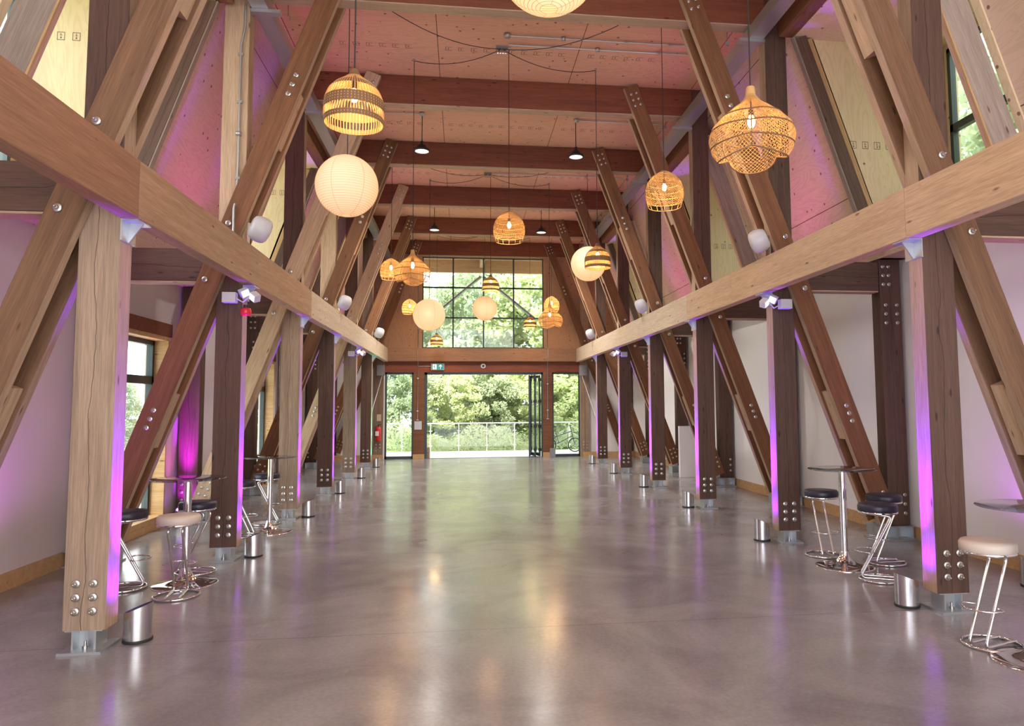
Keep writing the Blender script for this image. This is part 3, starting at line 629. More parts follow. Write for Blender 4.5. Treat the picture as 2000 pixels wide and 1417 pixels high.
for f in (1, 4):
    for s in (1, -1):
        x, y, z = X(s, CI-.03), FY[f], 3.10
        o = empty('emergency_light', (x, y-.08, z), 'white twin-head emergency light under the %s beam at the %s column' % (SN[s], ORD[f]), 'light', 'twin-head emergency lights')
        m_ = MB(); m_.box((X(s, CI+.02), y-.215, 3.01), (X(s, CI+.17), y-.115, 3.13)); m_.build('battery_box', WPLAST, o)
        for q, (dx, ang) in enumerate(((-.07, .5), (-.18, -.6))):
            h = MB(); h.box((-.05, -.03, -.045), (.05, .05, .045)); h.box((-.042, -.034, -.037), (.042, -.03, .037), 1)
            l_ = bpy.data.objects.new('spot_head', h.mesh('spot_head', [WPLAST, LENSG])); COL.objects.link(l_); l_.parent = o; l_.location = (X(s, CI+dx)-x, -.09, .03-.05*q); l_.rotation_euler = (.4, ang*s, .5*s*(1 if q else -1))
        m_ = MB(); m_.tube([(X(s, CI+.02), y-.16, 3.06), (X(s, CI-.05), y-.15, 3.02), (X(s, CI-.13), y-.15, 3.10), (X(s, CI-.18), y-.16, 3.08)], .009, 6); m_.build('cable', WPLAST, o)
o = empty('beacon_lamp', (X(-1, CI-.06), FY[1]-.06, 2.98), 'small red beacon below the emergency light on the second left column', 'beacon')
m_ = MB().lathe([(0, -.06), (.05, -.058), (.062, -.03), (.062, .01), (.05, .03), (0, .032)], 20, (X(-1, CI-.06), FY[1]-.07, 2.93)); m_.build('lens', REDP, o)
MB().cyl((X(-1, CI-.06), FY[1]-.07, 2.96), (X(-1, CI-.06), FY[1]-.07, 3.0), .03, 12).build('mount', BLACK, o)

# ------------------------------------------------------------------ conduits
def conduit(pts, label, r=.012, boxes=(), saddles=()):
    o = empty('conduit', pts[0], label, 'conduit', 'conduit runs'); MB().tube(pts, r, 8).build('pipe', GALV, o)
    for c, rad in boxes:
        MB().lathe([(0, -.025), (rad, -.022), (rad, .022), (0, .025)], 14, c).build('junction_box', GALV, o)
    if saddles:
        m_ = MB()
        for q in saddles: m_.box((q[0]-.03, q[1]-.014, q[2]-.016), (q[0]+.03, q[1]+.014, q[2]+.016))
        m_.build('saddle', GALV, o)
    return o
zc = ZC-.03; xr = X(1, CI-.10)
conduit([(.66, 10.45, zc), (xr-.05, 10.45, zc), (xr, 10.45, zc-.06), (xr, 10.45, 6.87)], 'far conduit of the pair across the nearest visible ceiling bay, from the cable box to the right', boxes=[((.66, 10.45, zc), .05), ((1.5, 10.45, zc), .03)], saddles=[(2.4, 10.45, zc), (1.1, 10.45, zc)]) if False else None
conduit([(.66, 10.42, zc), (xr-.05, 10.42, zc), (xr, 10.42, zc-.06), (xr, 10.42, 6.87)], 'nearer steel conduit of the pair across the ceiling by the nearest cable box', boxes=[((.66, 10.42, zc), .05), ((1.52, 10.42, zc), .035)], saddles=[(2.5, 10.42, zc), (3.2, 10.42, zc)])
conduit([(.70, 10.70, zc), (xr-.05, 10.70, zc), (xr, 10.70, zc-.06), (xr, 10.70, 6.87)], 'further steel conduit of the pair across the ceiling by the nearest cable box', boxes=[((2.1, 10.70, zc), .035)], saddles=[(1.4, 10.7, zc), (3.1, 10.7, zc)])
conduit([(.66, 16.56, zc), (xr-.05, 16.56, zc), (xr, 16.56, zc-.06), (xr, 16.56, 6.87)], 'nearer steel conduit of the pair by the middle cable box', boxes=[((.66, 16.56, zc), .05)], saddles=[(2.2, 16.56, zc)])
conduit([(.70, 16.94, zc), (xr-.05, 16.94, zc), (xr, 16.94, zc-.06), (xr, 16.94, 6.87)], 'further steel conduit of the pair by the middle cable box', saddles=[(2.0, 16.94, zc), (3.0, 16.94, zc)])
HB = [(X(s, 1.5), y) for y in (7.42, 13.6, 19.85) for s in (-1, 1)]
for i, (x, y) in enumerate(HB):
    s = 1 if x > XC else -1; xe = X(s, CI-.10)
    conduit([(x, y-.08, zc), (xe-s*.05, y-.08, zc), (xe, y-.08, zc-.06), (xe, y-.08, 6.87)], 'steel conduit feeding the %s black high-bay lamp on the %s' % (ORD[i//2], SN[s]), boxes=[((x, y-.08, zc), .05)])
y = FY[1]-.015
conduit([(X(-1, CI+.05), y, 6.75), (X(-1, CI+.05), y, 6.45), (X(-1, CI+.09), y, 6.2), (X(-1, CI+.09), y, 4.35), (X(-1, CI+.09), y-.11, 4.15), (X(-1, CI+.09), y-.11, 3.70)], 'bright steel conduit down the second left column above the beam', .014, boxes=[((X(-1, CI+.09), y-.01, 5.1), .035)], saddles=[(X(-1, CI+.09), y, 4.55), (X(-1, CI+.09), y, 5.5), (X(-1, CI+.09), y, 6.1)])
xl = (LX1+DX0)/2-.04; yg = YG-.05
conduit([(xl, yg, 1.34), (xl, yg, 3.24), (xl, YG-.225, 3.28), (xl, YG-.225, 3.72), (xl, YG-.02, 3.78), (xl, YG-.02, 6.7)], 'thin vertical conduit up the post left of the open door', .011, boxes=[((xl, yg, 1.3), .04), ((xl, YG-.02, 4.4), .035)], saddles=[(xl, yg, 1.6), (xl, yg, 2.7)])
xr_ = (DX1+RX0)/2; conduit([(xr_, yg, 1.34), (xr_, yg, 3.24), (xr_, YG-.225, 3.28), (xr_, YG-.225, 3.72), (xr_, YG-.02, 3.78), (xr_, YG-.02, 6.7)], 'thin vertical conduit up the post right of the folded doors', .011, boxes=[((xr_, yg, 1.3), .04), ((xr_, YG-.02, 4.4), .035)], saddles=[(xr_, yg, 1.6), (xr_, yg, 2.5)])
conduit([(xl+.02, yg, 3.1), (-1.06, yg, 3.1)], 'short horizontal conduit to the exit sign', .010)

# ------------------------------------------------------------------ high-bay lamps
hb0 = None
for i, (x, y) in enumerate(HB):
    s = 1 if x > XC else -1; lab = 'black round high-bay lamp with white lens, %s row, %s of the centre' % (ORD[i//2], SN[s])
    if hb0 is None:
        hb0 = o = empty('high_bay_lamp', (x, y, ZC), lab, 'lamp', 'high-bay lamps')
        MB().cyl((x, y, ZC-.02), (x, y, 6.84), .008, 8).build('stem', CORD, o)
        m_ = MB().lathe([(0, 6.86), (.025, 6.86), (.03, 6.80), (.085, 6.765), (.09, 6.72), (.15, 6.70), (.155, 6.665), (.13, 6.66)], 28, (x, y, 0)); m_.build('housing', BLACK, o)
        MB().disc((x, y, 6.664), .132, 28, 0, False).build('lens', LENSG, o)
    else:
        o = copy_tree(hb0); o.location = (x, y, ZC); o['label'] = lab
    d = bpy.data.lights.new('high_bay_light', 'SPOT'); d.energy = (90, 380, 850)[i//2]; d.spot_size = 2.5; d.spot_blend = .7; d.shadow_soft_size = .13; d.color = (1, .95, .88)
    q = bpy.data.objects.new('high_bay_light', d); COL.objects.link(q); q.location = (x, y, 6.63)

# ------------------------------------------------------------------ pendants
def net_surface(radius_fn, nz, na, z0, z1):
    """diamond lattice skin over a shape r = radius_fn(t, angle), t 0 bottom .. 1 top"""
    vs_, fs = [], []
    for i in range(nz+1):
        t = i/nz
        for k in range(na):
            a = 2*PI*(k+(.5 if i % 2 else 0))/na; r, dz = radius_fn(t, a); vs_.append((r*math.cos(a), r*math.sin(a), z0+(z1-z0)*t+dz))
    for i in range(nz-1):
        for k in range(na):
            if i % 2 == 0: fs.append((i*na+k, (i+1)*na+k, (i+2)*na+k, (i+1)*na+(k-1) % na))
            else: fs.append((i*na+k, (i+1)*na+(k+1) % na, (i+2)*na+k, (i+1)*na+k))
    return vs_, fs
def lattice(vs_, fs, r, seg=4):
    """thin strands along every edge of the lattice"""
    m_ = MB(); ed = set()
    for f in fs:
        for a, b_ in zip(f, f[1:]+f[:1]): ed.add((min(a, b_), max(a, b_)))
    for a, b_ in ed: m_.tube([vs_[a], vs_[b_]], r, seg, cap=False)
    return m_
def ringpts(radius_fn, t, z0, z1, n=60):
    out = []
    for k in range(n):
        a = 2*PI*k/n; r, dz = radius_fn(t, a); out.append((r*math.cos(a), r*math.sin(a), z0+(z1-z0)*t+dz))
    return out
def prof_interp(p):
    def f(t):
        for (t0, r0), (t1, r1) in zip(p, p[1:]):
            if t <= t1: u_ = (t-t0)/(t1-t0); u_ = u_*u_*(3-2*u_) if False else u_; return r0+(r1-r0)*u_
        return p[-1][1]
    return f
# each shade is made once, hanging with its lowest point at z = 0 and unit scale in metres
def clover_parts():
    R = .32; H = .58
    pr = prof_interp([(0, .80), (.10, .93), (.25, 1.0), (.40, .97), (.55, .80), (.68, .55), (.78, .30), (.86, .17), (.93, .12), (1, .10)])
    def rf(t, a):
        lob = .24*abs(math.sin(1.5*a+.6))**.8*min(1, max(0, (.75-t)/.45)); return R*pr(t)*(.82+lob), .16*(abs(math.sin(1.5*a+.6))-.35)*-max(0, .42-t)+.02*(1-t)
    vs_, fs = net_surface(rf, 40, 60, 0, H)
    sk = lattice(vs_, fs, .0019, 3)
    bd = MB()
    for t in (0, .16, .36, .55): bd.tube(ringpts(rf, t, 0, H), .006, 5, True)
    for q in range(3):
        a = (2*PI*q/3)-.4; bd.tube([(rf(t, a)[0]*math.cos(a), rf(t, a)[0]*math.sin(a), H*t+rf(t, a)[1]) for t in [i/16 for i in range(12)]], .006, 5)
    nk = MB().lathe([(.058, .47), (.04, .515), (.034, .58), (.030, .585), (0, .587)], 20)
    return [('shade', sk.mesh('shade', WICK)), ('rim_binding', bd.mesh('rim_binding', WICKD)), ('neck', nk.mesh('neck', WICK))], .31, H
def netdome_parts():
    R = .245; H = .47
    pr = prof_interp([(0, .84), (.12, .93), (.3, 1), (.5, .98), (.68, .86), (.82, .64), (.93, .36), (1, .10)])
    rf = lambda t, a: (R*pr(t), 0)
    vs_, fs = net_surface(lambda t, a: (R*pr(.16+t*.84), 0), 30, 42, H*.16, H); sk = lattice(vs_, fs, .0022, 3)
    bd = MB()
    for t in (0, .16, .36, .5, .66, .82): bd.tube(ringpts(rf, t, 0, H), .005, 5, True)
    for q in range(14):
        a = 2*PI*q/14; bd.tube([(R*pr(t)*math.cos(a), R*pr(t)*math.sin(a), H*t) for t in (0, .08, .16)], .004, 5)
    return [('shade', sk.mesh('shade', WICK)), ('rim_binding', bd.mesh('rim_binding', WICK))], .26, H
def banded_parts():
    R = .215; H = .40
    pr = prof_interp([(0, .97), (.15, 1), (.3, 1), (.45, .97), (.6, .86), (.72, .66), (.82, .40), (.9, .22), (1, .14)])
    def band(t0, t1, n=6):
        m_ = MB(); m_.lathe([(R*pr(t0+(t1-t0)*i/n)+(.003 if i % 2 else 0), H*(t0+(t1-t0)*i/n)) for i in range(n+1)], 40); return m_
    sp = MB()
    for q in range(56):
        a = 2*PI*q/56; sp.tube([(R*pr(t)*math.cos(a)*.99, R*pr(t)*math.sin(a)*.99, H*t) for t in [i/18 for i in range(17)]], .0042, 4)
    ba = MB()
    for t0, t1, n in ((0, .10, 4), (.24, .44, 8), (.62, .74, 5)):
        b_ = band(t0, t1, n); ba.add(b_.v, b_.f, 0, True)
    nk = MB().lathe([(R*pr(.84), H*.84), (R*pr(.9), H*.9), (R*.15, H), (R*.12, H*1.03), (0, H*1.03)], 20)
    return [('spokes', sp.mesh('spokes', WICK)), ('woven_band', ba.mesh('woven_band', WICKD)), ('neck', nk.mesh('neck', WICKD))], .22, H
def lantern_parts():
    R = .385; n = 34; pf = []
    for i in range(n+1):
        th = -PI/2+.17+(PI-.34)*i/n; pf.append((R*math.cos(th), R*math.sin(th)+R))
        if i < n:
            th += (PI-.34)/n/2; pf.append((R*1.006*math.cos(th), R*1.006*math.sin(th)+R))
    sh = MB().lathe(pf, 48); wr = MB()
    for i in range(0, n+1, 1):
        r_, z_ = pf[2*i]; wr.tube([(r_*1.0*math.cos(2*PI*k/48), r_*1.0*math.sin(2*PI*k/48), z_) for k in range(48)], .0022, 3, True)
    se = MB()
    for q in range(6):
        a = 2*PI*q/6+.3; se.tube([(p[0]*1.004*math.cos(a), p[0]*1.004*math.sin(a), p[1]) for p in pf], .002, 3)
    return [('paper_shade', sh.mesh('paper_shade', PAPER)), ('wire_rib', wr.mesh('wire_rib', mat('rib_tan', (.5, .36, .24), .7))), ('seam', se.mesh('seam', MATS['rib_tan']))], .47, 2*R
KINDS = {'clover': clover_parts(), 'net': netdome_parts(), 'band': banded_parts(), 'lantern': lantern_parts()}
CORDH = {'clover': .585, 'net': .47, 'band': .41, 'lantern': .745}
bm_ = MB().lathe([(0, -.055), (.018, -.048), (.030, -.02), (.028, .01), (.016, .04), (.013, .05)], 14); BULBM = bm_.mesh('bulb', BULB)
ho = MB().lathe([(.013, .045), (.019, .05), (.019, .10), (.006, .115)], 12); HOLDM = ho.mesh('lamp_holder', CORD)
BOX = {0: (.62, 4.66), 1: (.60, 10.84), 2: (.60, 17.01), 3: (.64, 23.3)}
PEND = [  # kind, cluster, hook x, hook y, z bottom, scale, label
 ('lantern', 0, .58, 4.66, 4.49, .93, 'big white paper globe lantern cut by the top edge, nearest the viewer'),
 ('band', 0, -.79, 5.2, 3.84, 1.0, 'brown banded rattan bell pendant, largest and nearest on the left'),
 ('clover', 0, 2.24, 5.2, 3.69, 1.0, 'large lobed open-net rattan pendant, nearest on the right'),
 ('lantern', 1, -1.48, 9.25, 4.22, 1.02, 'white paper globe hanging below the nearest banded pendant on the left'),
 ('net', 1, 2.72, 9.25, 4.46, 1.06, 'rattan net dome pendant left of the large lobed pendant'),
 ('net', 1, .71, 10.84, 4.305, 1.0, 'rattan net dome pendant alone in the middle of the hall, above the gable window'),
 ('clover', 1, -.79, 11.39, 3.745, .88, 'lobed rattan pendant before the upper left corner of the gable window'),
 ('band', 1, 2.20, 11.39, 4.02, 1.0, 'banded rattan bell pendant overlapping a paper globe on the right'),
 ('net', 2, -1.53, 15.5, 4.51, .95, 'rattan net dome half hidden behind the lobed pendant at upper left'),
 ('lantern', 2, 2.78, 15.5, 4.53, 1.0, 'white paper globe behind a banded pendant on the right'),
 ('band', 2, .67, 17.01, 4.52, .95, 'small banded pendant before the middle of the gable window'),
 ('lantern', 2, -.81, 17.63, 3.61, 1.02, 'white paper globe before the left panes of the gable window'),
 ('clover', 2, 2.17, 17.63, 3.74, .97, 'lobed rattan pendant at the right edge of the gable window'),
 ('net', 3, -1.58, 21.7, 4.54, .95, 'small rattan dome half hidden behind the paper globe at left of the gable window'),
 ('net', 3, 2.73, 21.7, 4.665, .98, 'small rattan dome just above the lobed pendant at the right edge of the gable window'),
 ('lantern', 3, .72, 23.1, 4.52, 1.03, 'small white paper globe in the middle of the gable window'),
 ('band', 3, -.835, 23.48, 3.74, .97, 'lowest small banded pendant, before the bottom left panes of the gable window'),
 ('band', 3, 2.23, 23.48, 4.34, .97, 'small banded pendant before the lower right panes of the gable window')]
WARM = (1.0, .62, .27)
for kd, cl, x, y, zb, sc, lab in PEND:
    parts, bz, H = KINDS[kd]
    o = empty('pendant_lamp', (x, y, zb), lab, 'pendant lamp', 'hanging lamps')
    rz = random.random()*6
    if kd == 'clover': rz = 1.57+1.047+.35*cl
    for nm, me in parts:
        q = bpy.data.objects.new(nm, me); COL.objects.link(q); q.parent = o; q.scale = (sc,)*3; q.rotation_euler = (0, 0, rz)
    for nm, me in (('bulb', BULBM), ('lamp_holder', HOLDM)):
        q = bpy.data.objects.new(nm, me); COL.objects.link(q); q.parent = o; q.location = (0, 0, bz*sc)
    zt = ZC-.03; m_ = MB(); m_.tube([(x, y, zb+(bz+.1)*sc), (x, y, zt)], .0055, 5)
    bx, by = BOX[cl]; dist = math.hypot(bx-x, by-y)
    if dist > .2:
        sag = .16*dist; m_.tube([(x+(bx-x)*t, y+(by-y)*t, zt-.0-sag*4*t*(1-t)*.55) for t in [i/14 for i in range(15)]], .0055, 5)
    m_.build('cord', CORD, o)
    MB().lathe([(0, 0), (.02, 0), (.02, .028), (0, .029)], 10, (x, y, zt)).build('ceiling_hook', GALV, o)
    d = bpy.data.lights.new('pendant_light', 'POINT'); d.color = WARM; d.shadow_soft_size = .05
    d.energy = {'lantern': 7, 'clover': 17, 'net': 14, 'band': 13}[kd]*(1 if kd == 'lantern' else (1, 1, 1.4, 2.2)[cl])
    q = bpy.data.objects.new('pendant_light', d); COL.objects.link(q); q.location = (x, y, zb+bz*sc-.09)
for c, (x, y) in BOX.items():
    o = empty('cable_box', (x, y, ZC), 'small metal cable box on the ceiling where the lamp cords meet, %s cluster' % ORD[c], 'cable box', 'ceiling cable boxes')
    m_ = MB()
    for q in range(4): m_.cyl((x-.06+.04*q, y, ZC-.10), (x-.06+.04*q, y, ZC-.03), .016, 8)
    m_.build('cable_glands', CHROME, o); MB().box((x-.09, y-.05, ZC-.035), (x+.09, y+.05, ZC-.001)).build('box', GREYP, o)

# ------------------------------------------------------------------ high tables and stools
def rounded(pts, rad, n=5):
    out = [Vector(pts[0])]
    for a, b_, c in zip(pts, pts[1:], pts[2:]):
        a, b_, c = Vector(a), Vector(b_), Vector(c); d1 = (a-b_).normalized(); d2 = (c-b_).normalized(); p = b_+d1*rad; q = b_+d2*rad
        for i in range(n+1): t = i/n; out.append((1-t)**2*p+2*t*(1-t)*b_+t*t*q)
    out.append(Vector(pts[-1])); return out
def make_table():
    o = empty('poseur_table', (0, 0, 0), '', 'table', 'glass-topped high tables')
    MB().lathe([(.31, 0), (.312, .006), (.30, .012), (.22, .024), (.12, .05), (.07, .09), (.047, .14), (.040, .17)], 40).build('base', CHROME, o)
    MB().cyl((0, 0, .15), (0, 0, 1.045), .038, 24).build('pole', CHROME, o)
    t = MB().lathe([(0, 1.056), (.352, 1.056), (.36, 1.062), (.352, 1.068), (0, 1.068)], 48); t.build('glass_top', TGLASS, o)
    MB().lathe([(0, 1.046), (.09, 1.046), (.09, 1.055), (0, 1.055)], 24).build('top_plate', CHROME, o)
    return o
def make_stool(vinyl):
    o = empty('bar_stool', (0, 0, 0), '', 'stool', 'round-seated chrome bar stools')
    f = MB(); rt_ = .0115; R = .20
    f.tube([(R*math.cos(2*PI*k/32), R*math.sin(2*PI*k/32), .013) for k in range(32)], .0125, 8, True)
    fr = MB()
    for y in (-.062, .062):
        fr.tube(rounded([(.185, y, .022), (-.185, y, .026), (.13, y, .645), (-.09, y, .668)], .055), rt_, 8)
    f.build('base_ring', CHROME, o); fr.build('frame', CHROME, o)
    ft = MB(); zf = .29; xf = -.185+.315*(zf-.026)/(.645-.026)
    ft.tube([(xf+.005, -.085, zf)]+[(xf-.03-.15*math.sin(PI*k/14), -.15*math.cos(PI*k/14), zf) for k in range(15)]+[(xf+.005, .085, zf)], .007, 6); ft.build('footrest', CHROME, o)
    MB().lathe([(0, .672), (.185, .672), (.192, .678), (.192, .690), (.186, .694)], 36).build('seat_rim', CHROME, o)
    MB().lathe([(.186, .690), (.193, .70), (.193, .745), (.180, .765), (.12, .772), (0, .774)], 36).build('seat', vinyl, o)
    return o
tb = make_table(); sb = make_stool(VINYLB); sw = make_stool(VINYLW)
first = set()
def place(proto, x, y, rz, lab):
    o = proto if proto.name not in first else copy_tree(proto); first.add(proto.name)
    o.location = (x, y, 0); o.rotation_euler = (0, 0, rz); o['label'] = lab
place(tb, -2.79, 7.82, .2, 'round glass-topped chrome high table between the first two left columns')
place(tb, -2.735, 10.80, 0, 'round glass-topped chrome high table behind the second left column')
place(tb, 4.19, 7.55, 0, 'round glass-topped chrome high table with three dark stools on the right')
place(tb, 3.98, 4.62, 0, 'glass-topped high table cut off by the right edge of the picture')
place(sw, -2.69, 7.33, -1.45, 'cream-seated chrome bar stool in front of the nearest left table')
place(sb, -3.33, 7.72, PI+.35, 'black-seated bar stool half hidden behind the nearest left column')
place(sb, -2.87, 8.34, -.25, 'black-seated bar stool behind the nearest left table, beside the second column')
place(sb, -3.05, 10.5, PI-.15, 'black-seated bar stool partly behind the second left column')
place(sb, -2.98, 11.55, PI+.1, 'black-seated bar stool behind the second left table pole')
place(sb, 4.235, 8.12, 1.42, 'black-seated bar stool left of the right-hand table pole')
place(sb, 4.72, 7.62, .12, 'black-seated bar stool behind the others, next to the nearest right column')
place(sb, 4.22, 6.93, -.48, 'black-seated bar stool in front of the right-hand table, by the uplighter')
place(sw, 3.90, 4.98, .35, 'cream-seated bar stool cut off by the right edge of the picture')

# ------------------------------------------------------------------ things at the far end
o = empty('exit_sign', (-.82, YG-.06, 2.975), 'green illuminated running-man exit sign above the open door', 'sign')
x0, x1, z0, z1, ys = -1.05, -.61, 2.975, 3.20, YG-.055
MB().box((x0, ys-.03, z0), (x1, ys+.02, z1)).build('sign_box', WPLAST, o)
MB().box((x0+.015, ys-.034, z0+.015), (x1-.015, ys-.03, z1-.015)).build('sign_face', SIGNG, o)
p = MB(); W_, H_ = x1-x0, z1-z0
def poly(m_, pts, y, mi=0): m_.add([(x0+W_*a, y, z0+H_*b_) for a, b_ in pts], [tuple(range(len(pts)))], mi)
poly(p, [(.12, .14), (.42, .14), (.42, .86), (.12, .86)], ys-.036)
poly(p, [(.70, .16), (.74, .16), (.74, .16), (.74, .62), (.83, .50), (.83, .62), (.72, .86), (.61, .62), (.61, .50), (.70, .62)], ys-.036)
poly(p, [(.255+.03*math.cos(k*PI/5), .74+.055*math.sin(k*PI/5)) for k in range(10)], ys-.038, 1)
for pts in ([(.22, .68), (.29, .66), (.28, .42), (.22, .44)], [(.22, .46), (.27, .44), (.20, .30), (.14, .30), (.15, .26), (.22, .25)], [(.23, .44), (.28, .44), (.33, .34), (.31, .18), (.28, .19), (.29, .32)], [(.28, .66), (.36, .54), (.39, .56), (.30, .68)], [(.23, .67), (.15, .60), (.16, .48), (.18, .48), (.18, .57), (.24, .61)]): poly(p, pts, ys-.038, 1)
p.build('pictogram', [SIGNW, SIGNG], o)
o = empty('ceiling_sensor', (.707, YG-.05, 3.114), 'round white sensor with dark centre above the open door', 'sensor')
c = MB(); c.tube([(.707, YG-.03, 3.114), (.707, YG-.075, 3.114)], .085, 20); c.build('housing', WPLAST, o); MB().tube([(.707, YG-.075, 3.114), (.707, YG-.085, 3.114)], .04, 16).build('lens', BLACK, o)
tag(MB().box((xl-.10, YG-.05, .98), (xl+.14, YG-.032, 1.26)).build('notice_board', PAPERN, None, (xl, YG-.04, .98)), 'pale grey notice on the post left of the open door', 'notice')
ex, ey = X(-1, CI+.13), FY[6]-.14
o = empty('fire_extinguisher', (ex, ey, .62), 'red fire extinguisher on the post left of the gable doors', 'extinguisher')
MB().lathe([(0, 0), (.075, .004), (.085, .03), (.085, .40), (.06, .46), (.025, .48), (0, .48)], 22, (ex, ey, .62)).build('cylinder', REDP, o)
MB().box((ex-.086, ey-.088, .80), (ex+.03, ey-.084, .95)).build('label', mat('extinguisher_label', (.7, .68, .62), .5), o)
h = MB(); h.cyl((ex, ey, 1.09), (ex, ey, 1.15), .02, 10); h.box((ex-.02, ey-.015, 1.15), (ex+.10, ey+.015, 1.17)); h.tube([(ex, ey, 1.12), (ex-.09, ey-.02, 1.10), (ex-.11, ey-.03, .9), (ex-.095, ey-.03, .75)], .011, 6); h.build('valve_hose', BLACK, o)
tag(MB().box((ex-.06, ey+.075, 1.28), (ex+.08, ey+.085, 1.50)).build('extinguisher_sign', mat('sign_cream', (.6, .5, .34), .5), None, (ex, ey+.08, 1.28)), 'small cream sign on the post above the red extinguisher', 'sign')
for s in (1, -1):
    x, y = X(s, CI+.06), FY[6]-.20
    o = tag(MB().box((x-.12, y-.09, 2.78), (x+.12, y+.10, 3.12)).build('grey_speaker_box', GREYP, None, (x, y, 2.78)), 'grey box under the end of the %s beam beside the gable' % SN[s], 'speaker', 'grey boxes at the gable')
    o = empty('brace_rod', (X(s, CI+.02), y, 2.76), 'pale thin steel rod slanting down from the grey box on the '+SN[s], 'rod', 'slanting rods'); MB().tube([(X(s, CI+.02), y, 2.775), (X(s, CI+.36), FY[5]+.7, .55)], .016, 8).build('rod', WPLAST, o)
tag(MB().lathe([(0, 0), (.085, 0), (.088, .01), (.086, .36), (.08, .37), (0, .37)], 18, (-1.17, YG+.28, 0)).build('wood_log', W_COL, None, (-1.17, YG+.28, 0)), 'short upright log beside the left jamb of the open door', 'log')
tag(MB().box((2.98, YG-.19, 0), (3.16, YG-.06, .30)).build('floor_box', GREYP, None, (3.07, YG-.12, 0)), 'small grey box on the floor right of the folded doors', 'box')
o = MB(); o.box((5.30, 17.1, 0), (5.905, 17.22, 1.24)); tag(o.build('white_panel', WHITE, None, (5.6, 17.15, 0)), 'white free-standing panel at the right wall behind the third right column', 'panel')

# ------------------------------------------------------------------ outside
gr = MB().box((-60, YG+.36, -.6), (60, 28.6, -.02)); struct(gr.build('floor_terrace', DECKM))
struct(MB().box((-90, 28.6, -.9), (90, 120, -.12)).build('floor_lawn', TURF))
struct(MB().box((-90, -20, -.5), (-9.5, YG+.36, -.1)).build('floor_ground_left', TURF)); struct(MB().box((-9.5, -20, -.5), (X(-1, WALL+.33), YG+.36, -.06)).build('floor_path_left', DECKM)); struct(MB().box((X(1, WALL+.33), -20, -.5), (90, YG+.36, -.1)).build('floor_ground_right', TURF))
# balustrade
bl = empty('glass_balustrade', (XC, 27.85, 0), 'steel and glass balustrade along the far edge of the terrace outside', 'balustrade')
MB().tube([(-12, 27.85, 1.09), (14, 27.85, 1.09)], .024, 10).build('handrail', RAILM, bl)
for k in range(-10, 13):
    x = -.127+1.072*k; p_ = MB().cyl((x, 27.85, 0), (x, 27.85, 1.08), .022, 10); p_.lathe([(.05, 0), (.05, .012), (0, .013)], 12, (x, 27.85, 0)); p_.box((x-.07, 27.83, .78), (x+.07, 27.87, .82)); p_.box((x-.07, 27.83, .22), (x+.07, 27.87, .26)); p_.build('post', RAILM, bl)
    MB().box((x+.06, 27.845, .10), (x+1.01, 27.857, .98)).build('glass_panel', GLASS, bl)
# canopy over the terrace
cn = empty('entrance_canopy', (XC, 26.0, 6.5), 'pale timber canopy with grey steel struts outside the gable window', 'canopy')
timber('fascia_beam', (-3.2, 26.6, 6.97), (4.6, 26.6, 6.97), .12, .50, W_BEAM, cn, (0, 1, 0))
MB().box((-3.2, YG+.2, 7.2), (4.6, 26.8, 7.27)).build('soffit', P_CEIL, cn)
timber('centre_rafter', (XC, YG+.22, 7.05), (XC, 26.54, 7.05), .16, .28, W_BEAM, cn, (1, 0, 0))
for s in (1, -1): MB().tube([(XC+s*.06, 26.5, 6.55), (XC+s*1.85, YG+.3, 4.75)], .055, 10).build('steel_strut', mat('grey_strut', (.32, .34, .36), .45, .3) if s == 1 else MATS['grey_strut'], cn)
# bicycle
bk = empty('bicycle', (3.75, 26.9, 0), 'small-wheeled bicycle parked outside behind the right-hand window', 'bicycle')
yb_ = 26.9
for nm, wx in (('front_wheel', 4.24), ('rear_wheel', 3.26)):
    m_ = MB(); m_.tube([(wx+.25*math.cos(2*PI*k/28), yb_, .265+.25*math.sin(2*PI*k/28)) for k in range(28)], .022, 6, True)
    wh = m_.build(nm, BLACK, bk, (wx, yb_, .265)); sp_ = MB()
    for k in range(10): a = 2*PI*k/10; sp_.tube([(wx, yb_, .265), (wx+.235*math.cos(a), yb_, .265+.235*math.sin(a))], .003, 3)
    sp_.build('spokes', STEEL, wh)
m_ = MB(); fk = (4.13, yb_, .72)
for a, b_ in ((fk, (4.24, yb_, .265)), (fk, (4.06, yb_, .98)), ((4.12, yb_, .78), (3.52, yb_, .58)), ((4.14, yb_, .60), (3.62, yb_, .34)), ((3.62, yb_, .34), (3.47, yb_, .92)), ((3.26, yb_, .265), (3.62, yb_, .34)), ((3.26, yb_, .265), (3.52, yb_, .60))): m_.tube([a, b_], .017, 8)
m_.build('frame', mat('bicycle_grey', (.09, .09, .10), .4, .4), bk)
MB().tube([(4.06, yb_-.25, 1.0), (4.06, yb_-.1, .98), (4.06, yb_+.1, .98), (4.06, yb_+.25, 1.0)], .014, 8).build('handlebar', BLACK, bk)
MB().lathe([(0, .93), (.09, .93), (.10, .955), (.06, .975), (0, .98)], 14, (3.45, yb_, 0)).build('saddle', BLACK, bk)
MB().tube([(3.62+.09*math.cos(2*PI*k/20), yb_-.03, .34+.09*math.sin(2*PI*k/20)) for k in range(20)], .008, 5, True).build('chainring', STEEL, bk)
